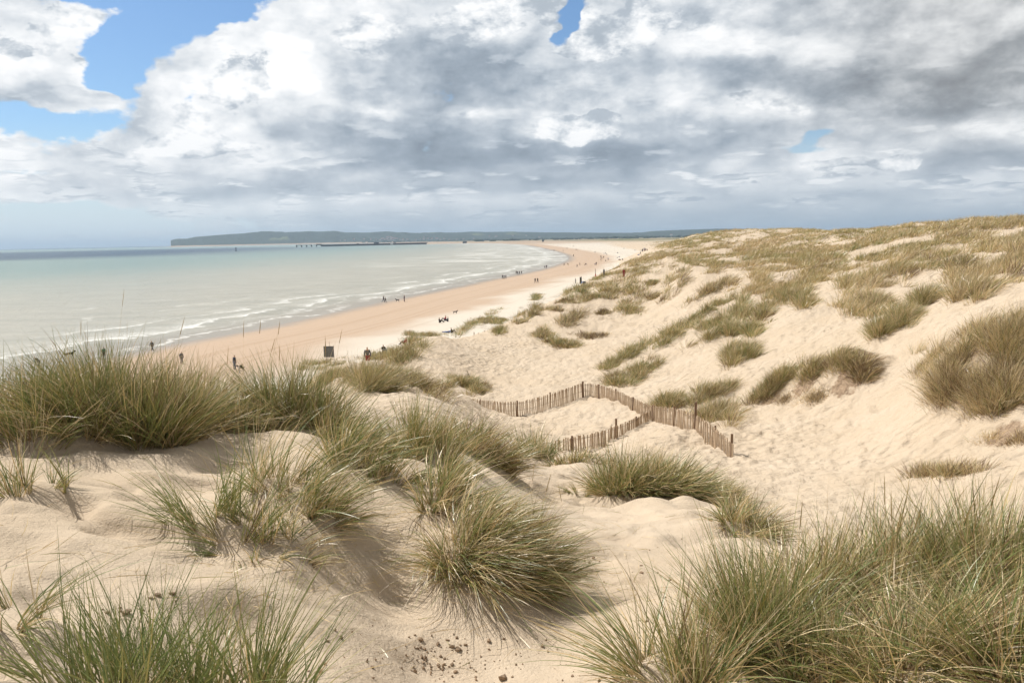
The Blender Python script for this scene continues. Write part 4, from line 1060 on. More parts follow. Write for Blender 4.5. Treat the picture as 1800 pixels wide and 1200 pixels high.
def fence(label, ctl, posts, spacing=0.118, length=1.1, pw=0.048, gapfn=None):
    P = np.array([at_d(float(a), float(b), float(d)) for a, b, d in ctl])
    px = np.array([c[0] for c in ctl], float)
    S = catmull(P, 8); L = np.concatenate([[0], np.cumsum(np.linalg.norm(np.diff(S[:, :2], axis=0), axis=1))])
    n = int(L[-1] / spacing); s = np.linspace(0, L[-1], n)
    Q = np.stack([np.interp(s, L, S[:, k]) for k in range(3)], 1)
    o0 = Vector(Q[len(Q) // 2]); root = empty('paling_fence', o0); tag(root, label, 'fence')
    bm = bmesh.new(); tx, ty = rng.normal(0, .035, n), rng.normal(0, .05, n)
    for i in range(n):
        if gapfn and gapfn(i, n): continue
        d = Q[min(i + 1, n - 1)] - Q[max(i - 1, 0)]; a = math.atan2(d[1], d[0])
        zt = Q[i, 2] + rng.normal(0, .022); lg = length * (1 + rng.normal(0, .03))
        c = Vector((Q[i, 0] + rng.normal(0, .01), Q[i, 1] + rng.normal(0, .01), zt - lg / 2)) - o0
        vs = box(bm, c, (pw * (0.7 + .6 * rng.random()), 0.022 + .012 * rng.random(), lg), a, (tx[i], ty[i]))
        # split tops are cut at a slant
        top = sorted(vs, key=lambda v: -v.co.z)[:4]
        top[0].co.z += .025 * rng.random(); top[1].co.z += .02 * rng.random()
    bm_obj('pales', bm, PALE, root)
    for hgt in (0.12, 0.50, 0.86):
        bm = bmesh.new(); prev = None
        for i in range(0, n, 2):
            d = Q[min(i + 1, n - 1)] - Q[max(i - 1, 0)]; d = d / np.linalg.norm(d[:2]); off = .018 * (1 if (i // 2) % 2 else -1)
            q = Vector((Q[i, 0] - d[1] * off, Q[i, 1] + d[0] * off, Q[i, 2] - hgt)) - o0
            if prev is not None: tube(bm, prev, q, .007, .007, 4)
            prev = q
        bm_obj('wire', bm, WIRE, root)
    for ppx, up, r in posts:
        k = np.interp(ppx, px, np.linspace(0, 1, len(px))) * (len(S) - 1)
        q = Vector([np.interp(k, range(len(S)), S[:, j]) for j in range(3)])
        bm = bmesh.new(); lean = (rng.normal(0, .03), rng.normal(0, .03))
        tube(bm, q - o0 + Vector((0, .05, -1.5)), q - o0 + Vector((lean[0], .05 + lean[1], up)), r * .8, r * .7, 9)
        bm_obj('post', bm, POST, root)

def build_fences():
    fence('long zigzag paling fence rising to a corner and running down to the right', [(786,689,46.5),(840,702,44.5),(908,706,42.5),(968,692,44),(1022,674,46),(1053,677,45),(1082,686,42),(1113,700,38.5),(1148,714,35),(1185,717,32),(1222,730,29),(1255,751,27),(1288,780,25)],
          [(846,.04,.05),(908,.06,.075),(968,.08,.06),(1024,.10,.09),(1053,.05,.07),(1082,.08,.06),(1113,.06,.065),(1148,.05,.085),(1185,.06,.06),(1222,.50,.07),(1255,.05,.05),(1286,.30,.06)])
    fence('shorter lower paling fence joining the long one from the left', [(972,775,28.5),(1004,768,29),(1033,763,29.5),(1060,757,30.5),(1083,748,31.5),(1100,742,32.5),(1125,731,34),(1142,722,35.3)],
          [(1004,.05,.06),(1083,.28,.065),(1118,.04,.05)])
    fence('short broken paling fence half buried beyond the pale knoll', [(814,594,87),(828,590,88),(840,586,88),(852,583,88)], [(833,.3,.07),(851,.1,.08)], spacing=.2, pw=.09, gapfn=lambda i, n: i in (4, 5, 11))

# ------------------------------------------------------------------ notice board, stakes, shelter
def build_fixtures():
    c = hit(579, 641, 20); c = np.array(at_d(579., 641., math.hypot(c[0], c[1]))); d = math.hypot(c[0], c[1]); px = d / F
    root = empty('notice_board', c, -0.12); tag(root, 'grey plank board on two thin posts seen from behind on the near ridge', 'notice board')
    h1 = 33 * px; w = 18 * px
    bm = bmesh.new()
    for i in range(4): box(bm, (-w / 2 + (i + .5) * w / 4, 0, h1 - 10 * px + rng.normal(0, .004)), (w / 4 - .008, .025, 19 * px))
    bm_obj('panel', bm, GREYW, root)
    for sx in (-.25, .12):
        bm = bmesh.new(); tube(bm, (sx * w, -.03, -.6), (sx * w, -.03, h1 + 7 * px), .014, .014, 8); bm_obj('post', bm, GREYW, root)
    bm = bmesh.new(); box(bm, (w / 2 + .012, 0, h1 - 16 * px), (.02, .04, 34 * px)); bm_obj('edge_batten', bm, POST, root)
    def stake(px_, py_, top, r, label, dmin=20, red=False):
        b = hit(px_, py_, dmin); d = math.hypot(b[0], b[1]); t = at_d(float(top[0]), float(top[1]), d)
        bm = bmesh.new(); v = Vector(t - b); tube(bm, -v.normalized() * .4, v, r, r * .8, 8)
        o = bm_obj('stake', bm, POST, None, Vector(b)); tag(o, label, 'stake')
        if red:
            bm = bmesh.new(); tube(bm, (0, 0, 0.0), v * .38, r * 1.9, r * 1.9, 10); bm_obj('red_band', bm, simple('red_paint', (.45, .06, .04)), o)
    stake(828, 670, (821, 651), .02, 'leaning wooden stick standing in the clump on the far ridge')
    stake(794, 676, (792, 669), .012, 'short upright stick left of the leaning stick')
    stake(743, 664, (740, 657), .014, 'tiny stub of a stick in the sloping ridge clump')
    stake(1047, 487, (1046.5, 472.5), .06, 'tall marker post with a red lower part above the beach', 90, True)
    # beach shelter
    c = hit(1026, 498, 60); d = math.hypot(c[0], c[1]); s = 7.5 * d / F
    root = empty('beach_shelter', c, .2); tag(root, 'small blue beach shelter at the foot of the dunes', 'beach shelter')
    bm = bmesh.new(); N = 8
    vs = []
    for i in range(N + 1):
        a = math.pi * i / N; vs.append([bm.verts.new((math.cos(a) * s * .55, y, math.sin(a) * s * .5)) for y in (-s * .35, 0, s * .35)])
    for i in range(N):
        for j in range(2): bm.faces.new((vs[i][j], vs[i + 1][j], vs[i + 1][j + 1], vs[i][j + 1]))
    bm.faces.new([v[2] for v in vs])
    bm_obj('canopy', bm, simple('blue_nylon', (.03, .13, .42), .5), root, smooth_=True)
    for y in (-s * .36,):
        bm = bmesh.new()
        for i in range(N):
            a = math.pi * i / N; b = math.pi * (i + 1) / N
            tube(bm, (math.cos(a) * s * .56, y, math.sin(a) * s * .51), (math.cos(b) * s * .56, y, math.sin(b) * s * .51), .02, .02, 6)
        bm_obj('hoop', bm, simple('white_rod', (.7, .7, .7)), root)
    def windbreak(px_, py_, wpx, colr, label):
        c = hit(px_, py_, 300 if px_ > 1100 else 90); d = math.hypot(c[0], c[1]); w = wpx * d / F
        root = empty('windbreak', c, .3); tag(root, label, 'windbreak')
        bm = bmesh.new(); m = 6; vv = []
        for i in range(m + 1): 
            x = -w / 2 + w * i / m; y = .25 * math.sin(i * 1.1); vv.append((bm.verts.new((x, y, .1)), bm.verts.new((x, y, 1.15))))
        for i in range(m): bm.faces.new((vv[i][0], vv[i + 1][0], vv[i + 1][1], vv[i][1]))
        r = bmesh.ops.solidify(bm, geom=list(bm.faces), thickness=.01)
        bm_obj('cloth', bm, simple('cloth_' + label[:5], colr, .8), root)
        for i in (0, 3, 6):
            bm = bmesh.new(); x = -w / 2 + w * i / m; tube(bm, (x, .25 * math.sin(i * 1.1) - .03, -.3), (x, .25 * math.sin(i * 1.1) - .03, 1.3), .02, .02, 6); bm_obj('pole', bm, POST, root)
    windbreak(1124, 452, 7, (.05, .2, .5), 'blue windbreak half hidden where the beach meets the far dunes')
    windbreak(1021, 499.5, 3, (.03, .07, .05), 'dark green windbreak just left of the blue beach shelter')

# ------------------------------------------------------------------ harbour arm, beacon, huts and far houses
def build_far():
    dark = simple('tarred_timber', (.035, .04, .045), .8); conc = simple('pale_concrete', (.3, .28, .25)); white = simple('white_paint', (.75, .76, .76), .5, .05)
    a = at_z(520., 434.3, 0.); b = at_z(752., 429.3, 0.)
    v = Vector(b - a); L = v.length; ang = math.atan2(v.y, v.x)
    root = empty('harbour_pier', Vector(a), ang); tag(root, 'long dark timber pier across the bay with open piles at its left tip', 'pier')
    bm = bmesh.new(); box(bm, (L * .5, 0, 5.6), (L, 7, 1.3)); bm_obj('deck', bm, dark, root)
    bm = bmesh.new(); box(bm, (L * .59, 0, 2.0), (L * .80, 5.5, 5.8)); bm_obj('wall', bm, dark, root)
    for i in range(6):
        bm = bmesh.new(); box(bm, (3 + i * L * .036, 0, 1.8), (4.2, 5, 6.2)); bm_obj('pile', bm, dark, root)
    bm = bmesh.new()
    for i in range(60): box(bm, (i * L / 60, -3.3, 6.9), (.35, .35, 1.4))
    box(bm, (L / 2, -3.3, 7.7), (L, .3, .3)); bm_obj('railing', bm, dark, root)
    for f, w, hh in ((.17, 18, 2.6), (.60, 17, 4), (.46, 8, 2)):
        bm = bmesh.new(); box(bm, (L * f, 0, 6.3 + hh / 2), (w, 4, hh)); bm_obj('shed', bm, dark, root)
    r2 = empty('pier_beacon', Vector(a) + v * .72 + Vector((0, -6, 0)), ang); tag(r2, 'small white beacon hut on the landward half of the pier', 'beacon')
    bm = bmesh.new(); box(bm, (0, 0, 4.5), (9, 5, 7)); bm_obj('hut', bm, white, r2)
    bm = bmesh.new(); tube(bm, (7, 0, 2), (7, 0, 12), .9, .7, 8); box(bm, (11, 0, 9), (9, 3, 3)); bm_obj('mast', bm, dark, r2)
    # navigation post
    c = at_z(415., 441.3, 0.)
    r3 = empty('channel_marker', c); tag(r3, 'dark channel marker standing in the sea below the hills', 'sea marker')
    bm = bmesh.new(); tube(bm, (0, 0, -2), (0, 0, 7.0), .55, .4, 8); bm_obj('pole', bm, dark, r3)
    bm = bmesh.new(); box(bm, (0, 0, 5.2), (1.8, 1.8, 2.2)); tube(bm, (0, 0, 6.3), (0, 0, 8.2), 1.0, .05, 4); bm_obj('top_mark', bm, dark, r3)
    bm = bmesh.new(); box(bm, (0, 0, .6), (3, 3, 1.2)); bm_obj('footing', bm, dark, r3)
    def hut(px_, py_, wpx, hpx, label, mat, dmin=400):
        c = hit(px_, py_, dmin); d = math.hypot(c[0], c[1]); w = wpx * d / F; h = hpx * d / F
        r = empty('hut', c); tag(r, label, 'hut')
        bm = bmesh.new(); box(bm, (0, 0, h * .3), (w, w * .6, h * .75)); bm_obj('wall', bm, mat, r)
        bm = bmesh.new(); q = [bm.verts.new(p) for p in [(-w * .53, -w * .34, h * .66), (w * .53, -w * .34, h * .66), (w * .53, w * .34, h * .66), (-w * .53, w * .34, h * .66), (-w * .53, 0, h), (w * .53, 0, h)]]
        for f in ((0, 1, 5, 4), (2, 3, 4, 5), (0, 4, 3), (1, 2, 5), (0, 3, 2, 1)): bm.faces.new([q[i] for i in f])
        bm_obj('roof', bm, dark, r)
        bm = bmesh.new(); box(bm, (w * .1, -w * .3 - .03, h * .22), (w * .16, .06, h * .4)); bm_obj('door', bm, conc, r)
    hut(817, 427.5, 7, 3.4, 'dark low hut alone on the far shingle near the pier root', dark)
    hut(954.5, 425, 3.2, 3.4, 'dark tall hut on the far end of the beach', dark)
    # houses at the foot of the hills
    wallm = simple('pale_render', (.55, .52, .47), .8, .1); roofm = simple('tile_roof', (.22, .12, .09), .8)
    def house(c):
        r = empty('house', c)
        bm = bmesh.new(); box(bm, (0, 0, 2), (14, 9, 8)); bm_obj('wall', bm, wallm, r)
        bm = bmesh.new(); q = [bm.verts.new(p) for p in [(-7.6, -5.2, 5.9), (7.6, -5.2, 5.9), (7.6, 5.2, 5.9), (-7.6, 5.2, 5.9), (-7.6, 0, 10.5), (7.6, 0, 10.5)]]
        for f in ((0, 1, 5, 4), (2, 3, 4, 5), (0, 4, 3), (1, 2, 5), (0, 3, 2, 1)): bm.faces.new([q[i] for i in f])
        bm_obj('roof', bm, roofm, r)
        return r
    proto = None
    spots = [(x, 421.8 + rng.normal(0, .7) - (x - 590) * .003) for x in (598, 606, 622, 640, 652, 661, 668, 672, 676, 679, 682, 685, 688, 691, 694, 698, 703, 709, 716, 731, 738, 745, 752, 759, 768, 774, 781, 790, 803, 815, 833, 846)]
    spots += [(681, 418.3), (685, 417.6), (689, 418.6), (948, 417.6), (745, 417.3), (860, 415.8), (872, 416.5), (901, 414.5), (925, 414.5), (1180, 414)]
    for x, y in spots:
        best = None
        for r_ in np.linspace(6620, 7300, 35):
            z = hill_z(x, r_); p = at_d(float(x), float(y), r_)
            if z > p[2] - 1: best = (p, z, r_); break
        if best is None: continue
        p, z, r_ = best; p = np.array([p[0], p[1], z - .5])
        o = house(p) if proto is None else copy_tree(proto)
        if proto is None: proto = o
        o.location = p; o.rotation_euler = (0, 0, rng.normal(0, .5)); s_ = rng.uniform(.8, 1.5); o.scale = (s_, s_, s_)
        tag(o, 'tiny pale house among those scattered along the foot of the far hills', 'house', 'houses at the foot of the far hills')
    # woods and hedges on the flat land
    V = []; Fq = []; n0 = 0
    bm = bmesh.new(); bmesh.ops.create_icosphere(bm, subdivisions=2, radius=1.0); iv = np.array([v.co[:] for v in bm.verts]); fi = np.array([[v.index for v in f.verts] for f in bm.faces]); bm.free()
    for k in range(2600):
        px_ = rng.uniform(590, 1420) if rng.random() < .8 else rng.uniform(830, 1130); d = rng.uniform(3600, 6500) if rng.random() < .6 else rng.uniform(5200, 6600)
        if px_ < 830: d = rng.uniform(5600, 6600)
        q = at_d(px_, 420., d); 
        if fbm(np.array([q[0] / 420]), np.array([q[1] / 180]), 3, 131)[0] < .06: continue
        if shore_dist([q[0]], [q[1]])[0] < 150: continue
        r_ = rng.uniform(4, 9); z = float(ground(q[0], q[1]))
        vv = iv * (r_ * rng.uniform(1, 2.6), r_ * 1.2, r_ * rng.uniform(.6, 1.1)) * (1 + .22 * rng.normal(size=(len(iv), 1)))
        V.append(vv + [q[0], q[1], z + r_ * .4]); Fq.append(fi + n0); n0 += len(iv)
    o = link('distant_woods', mesh_np('distant_woods', np.vstack(V), np.vstack(Fq)), simple('far_foliage', (.035, .055, .022), .95, .4, .02)); tag(o, 'dark belts of trees and hedges on the flat land before the far hills', 'woods', kind='stuff')

# ------------------------------------------------------------------ litter and crumbs of damp sand
def build_litter():
    bm = bmesh.new(); bmesh.ops.create_icosphere(bm, subdivisions=1, radius=1.0); iv = np.array([v.co[:] for v in bm.verts]); fi = np.array([[v.index for v in f.verts] for f in bm.faces]); bm.free()
    V = []; Fq = []; n0 = 0
    for cx, cy, sx, sy, n, r0 in ((775,1150,38,16,80,.0105),(830,1172,45,14,50,.009),(640,1165,70,20,40,.008),(960,1165,60,18,50,.007),(215,1082,30,10,12,.009),(285,1052,14,6,7,.009),(60,1095,25,8,9,.008),(1045,985,12,8,8,.016),(1200,1010,70,40,24,.007),(1275,955,18,12,10,.010),(1130,1000,30,20,12,.008),(230,1090,14,12,4,.011),(600,1110,30,8,12,.012)):
        X = cx + rng.normal(0, sx, n); Y = cy + rng.normal(0, sy, n)
        H_, ok = hits(X, np.minimum(Y, 1240))
        for q in H_[ok]:
            r_ = r0 * rng.lognormal(-.75, .55)
            vv = iv * rng.uniform(.6, 1.2, (1, 3)) * (1 + .28 * rng.normal(size=(len(iv), 1))) * r_
            V.append(vv + q + [0, 0, r_ * .3]); Fq.append(fi + n0); n0 += len(iv)
    o = link('sand_crumbs', mesh_np('sand_crumbs', np.vstack(V), np.vstack(Fq)), simple('damp_sand', (.27, .19, .125), .95, .3, 60)); tag(o, 'broken crumbs of damp sand scattered below the overhanging tussock', 'sand crumbs', kind='stuff')
    # dead blades lying about and single stems
    bl = Blades()
    X = np.concatenate([rng.uniform(0, 1300, 420), rng.normal(540, 110, 460), rng.normal(1000, 120, 200)]); Y = np.concatenate([rng.uniform(790, 1190, 420), rng.normal(960, 60, 460), rng.normal(960, 80, 200)])
    H_, ok = hits(X, np.clip(Y, 780, 1195)); P_ = H_[ok]; P_ = P_[np.hypot(P_[:, 0], P_[:, 1]) < 13]; n = len(P_)
    a = rng.random(n) * 6.283; d0 = np.stack([np.cos(a), np.sin(a), rng.uniform(.02, .5, n)], 1)
    L = rng.uniform(.05, .24, n); bend = rng.normal(0, .35, (n, 3)); bend[:, 2] = -.25
    bl.add(P_ + [0, 0, .006], d0, bend, L, rng.uniform(.0018, .004, n), np.where(rng.random(n) < .65, .6 + .3 * rng.random(n), .3 + rng.random(n) * .2), 5)
    o = bl.build('grass_litter'); tag(o, 'loose dead blades lying on the foreground sand', 'grass litter', kind='stuff')
    # flower stems
    for (px_, py_, n, H, lab) in ((250, 762, 5, .90, 'tall straw seed heads rising out of the left crest tussocks'), (520, 740, 7, .95, 'tall pale seed heads above the dark green crest tussock'), (1600, 1060, 16, .60, 'tall dry seed heads over the right foreground grass'),
                              (860, 900, 8, .55, 'thin seed heads rising from the overhanging tussock')):
        c = hit(px_, py_, 1.2); bl = Blades(); seedheads(bl, c, .3, n, H, .0028 if c[1] < 6 else .0036)
        o = bl.build('grass_stems', origin=c); tag(o, lab, 'grass stems', kind='stuff')
# ------------------------------------------------------------------ people and dogs grown from jointed skeletons
def skin(name, nodes, edges, sub=1):
    """nodes: list of (x,y,z,r); returns mesh datablock grown around the skeleton"""
    me = bpy.data.meshes.new('skel'); me.from_pydata([n[:3] for n in nodes], edges, [])
    o = bpy.data.objects.new('skel', me); col.objects.link(o)
    md = o.modifiers.new('s', 'SKIN'); md.use_smooth_shade = True
    for v, n_ in zip(me.skin_vertices[0].data, nodes):
        r = n_[3]; v.radius = (r, r) if not isinstance(r, tuple) else r
    me.skin_vertices[0].data[0].use_root = True
    sb = o.modifiers.new('d', 'SUBSURF'); sb.levels = sub; sb.render_levels = sub
    dg = bpy.context.evaluated_depsgraph_get(); dg.update()
    res = bpy.data.meshes.new_from_object(o.evaluated_get(dg)); res.name = name
    bpy.data.objects.remove(o); bpy.data.meshes.remove(me)
    return res

def V3(*a): return np.array(a, float)
def pose_joints(kind):
    J = {}
    pel = V3(0, 0, .94); tilt = 0.04; knee_f = {}
    if kind == 'sit': pel = V3(0, 0, .12); tilt = -.15
    if kind == 'lie': pel = V3(0, 0, .12); tilt = -1.35
    if kind == 'bend': tilt = .95
    if kind == 'lean': tilt = .35
    up = V3(0, math.sin(tilt), math.cos(tilt)); fw = V3(0, math.cos(tilt), -math.sin(tilt))
    J['pel'] = pel; J['sp'] = pel + up * .2; J['ch'] = pel + up * .40; J['nk'] = pel + up * .53 + fw * .01; 
    J['hd'] = J['nk'] + up * .11 + fw * .02; J['ht'] = J['hd'] + up * .10; J['nose'] = J['hd'] + fw * .10
    for s, t in ((-1, 'l'), (1, 'r')):
        hip = pel + V3(s * .09, 0, -.04); J['hip' + t] = hip
        ph = 0
        if kind == 'walk': ph = s * .42
        if kind in ('stand', 'lean', 'bend'): ph = s * .06
        if kind in ('sit',):
            J['kn' + t] = V3(s * .13, .42, .44); J['an' + t] = V3(s * .11, .70, .07); J['to' + t] = V3(s * .12, .86, .05)
        elif kind == 'lie':
            J['kn' + t] = V3(s * .1, .44, .15); J['an' + t] = V3(s * .1, .86, .08); J['to' + t] = V3(s * .12, .9, .2)
        else:
            k = hip + V3(0, math.sin(ph) * .44, -math.cos(ph) * .44); bk = ph - (.35 if s < 0 and kind == 'walk' else .05)
            J['kn' + t] = k; J['an' + t] = k + V3(0, math.sin(bk) * .40, -math.cos(bk) * .40); J['to' + t] = J['an' + t] + V3(0, .15, -.03 if bk > -.2 else -.06)
        sh = J['ch'] + V3(s * .18, 0, 0) + up * .06; J['sh' + t] = sh
        if kind == 'sit': el = sh + V3(s * .05, .16, -.22); wr = el + V3(-s * .05, .22, .02)
        elif kind == 'lie': el = sh + V3(s * .1, -.05, -.02); wr = el + V3(s * .1, .2, 0)
        elif kind == 'bend': el = sh + V3(s * .03, .02, -.28); wr = el + V3(0, .05, -.24)
        elif kind == 'walk': el = sh + V3(s * .05, -s * .10, -.26); wr = el + V3(0, -s * .10 + .08, -.22)
        else: el = sh + V3(s * .06, -.02, -.27); wr = el + V3(0, .07, -.23)
        J['el' + t] = el; J['wr' + t] = wr; d = (wr - el) / np.linalg.norm(wr - el); J['ha' + t] = wr + d * .07
    zmin = min(J['anl'][2], J['anr'][2], J['tol'][2], J['tor'][2])
    if kind not in ('sit', 'lie'):
        for k in J: J[k] = J[k] - V3(0, 0, zmin - .045)
    return J

def chain(J, keys, edges, rad):
    idx = {k: i for i, k in enumerate(keys)}
    return [(*J[k], rad[k]) for k in keys], [(idx[a], idx[b]) for a, b in edges]

PARTS = {}
def person_meshes(kind):
    if kind in PARTS: return PARTS[kind]
    J = pose_joints(kind)
    keys = ['pel', 'sp', 'ch', 'nk', 'hd', 'ht', 'nose']; rad = dict(pel=.125, sp=.115, ch=.135, nk=.052, hd=.088, ht=.06, nose=.014)
    ed = [('pel', 'sp'), ('sp', 'ch'), ('ch', 'nk'), ('nk', 'hd'), ('hd', 'ht'), ('hd', 'nose')]
    for t in 'lr':
        keys += ['hip' + t, 'kn' + t, 'an' + t, 'to' + t, 'sh' + t, 'el' + t, 'wr' + t, 'ha' + t]
        rad.update({'hip' + t: .085, 'kn' + t: .055, 'an' + t: .038, 'to' + t: .03, 'sh' + t: .055, 'el' + t: .038, 'wr' + t: .026, 'ha' + t: .030})
        ed += [('pel', 'hip' + t), ('hip' + t, 'kn' + t), ('kn' + t, 'an' + t), ('an' + t, 'to' + t), ('ch', 'sh' + t), ('sh' + t, 'el' + t), ('el' + t, 'wr' + t), ('wr' + t, 'ha' + t)]
        d = (J['ha' + t] - J['wr' + t]); d /= np.linalg.norm(d); sgn = -1 if t == 'l' else 1
        for i, (off, ln) in enumerate(((-.028, .062), (-.010, .078), (.010, .074), (.027, .058))):
            k = 'f%d%s' % (i, t); m_ = 'g%d%s' % (i, t)
            J[m_] = J['ha' + t] + d * .03 + V3(0, off, 0); J[k] = J[m_] + d * ln + V3(-sgn * .012, .0, 0); keys += [m_, k]; rad[m_] = .0095; rad[k] = .0075
            ed += [('ha' + t, m_), (m_, k)]
        k = 'th' + t; J[k] = J['wr' + t] + d * .06 + V3(-sgn * .015, .055, 0); keys.append(k); rad[k] = .010; ed.append(('wr' + t, k))
    out = {'body': skin('body', *chain(J, keys, ed, rad))}
    jk = ['ch', 'sp', 'pel', 'nk']; jr = dict(pel=.155, sp=.145, ch=.165, nk=.07); je = [('ch', 'sp'), ('sp', 'pel'), ('ch', 'nk')]
    J2 = dict(J); J2['nk'] = J['ch'] + (J['nk'] - J['ch']) * .75
    for t in 'lr':
        jk += ['sh' + t, 'el' + t, 'wr' + t]; jr.update({'sh' + t: .085, 'el' + t: .06, 'wr' + t: .045}); je += [('ch', 'sh' + t), ('sh' + t, 'el' + t), ('el' + t, 'wr' + t)]
    out['jacket'] = skin('jacket', *chain(J2, jk, je, jr))
    tk = ['pel']; tr = {'pel': .14}; te = []
    for t in 'lr':
        tk += ['hip' + t, 'kn' + t, 'an' + t]; tr.update({'hip' + t: .105, 'kn' + t: .075, 'an' + t: .058}); te += [('pel', 'hip' + t), ('hip' + t, 'kn' + t), ('kn' + t, 'an' + t)]
    out['trousers'] = skin('trousers', *chain(J, tk, te, tr))
    up = J['ht'] - J['hd']; fw = J['nose'] - J['hd']
    hn = [(*(J['hd'] + up * .45 - fw * .25), .098), (*(J['ht'] + up * .15 - fw * .10), .062)]
    out['hair'] = skin('hair', hn, [(0, 1)])
    for t in 'lr':
        out['shoe' + t] = skin('shoe', [(*J['an' + t], .05), (*J['to' + t], .042)], [(0, 1)])
    PARTS[kind] = out; return out

MATS = {}
def cm(c):
    if c not in MATS: MATS[c] = simple('cloth_%d' % len(MATS), c, .85, .12, 20)
    return MATS[c]
BLK = (.012, .012, .016); NAVY = (.018, .025, .055); GREY = (.11, .11, .12); RED = (.30, .025, .03); BLUE = (.05, .12, .33); GRN = (.02, .17, .10); TAN = (.33, .25, .17); WHT = (.62, .6, .58); PUR = (.06, .03, .07); JEAN = (.06, .09, .16); PINK = (.5, .2, .22); BRN = (.10, .055, .03)
SKINC = (.48, .29, .20)
def person(p, kind, top, legs, hair, rz, label, group=None, s=1.0, full=True):
    M = person_meshes(kind)
    def mk(name, me, c, parent):
        o = bpy.data.objects.new(name, me); col.objects.link(o)
        if not me.materials: me.materials.append(None)
        o.material_slots[0].link = 'OBJECT'; o.material_slots[0].material = cm(c); o.parent = parent; return o
    b = mk('person', M['body'], SKINC, None); b.location = p; b.rotation_euler = (0, 0, rz); b.scale = (s, s, s)
    tag(b, label, 'person', group)
    mk('jacket', M['jacket'], top, b); mk('trousers', M['trousers'], legs, b); mk('hair', M['hair'], hair, b)
    for t in 'lr': mk('shoe', M['shoe' + t], BLK, b)
    return b
def beach_pt(px, py, dmin=60):
    return hit(px, py, dmin)
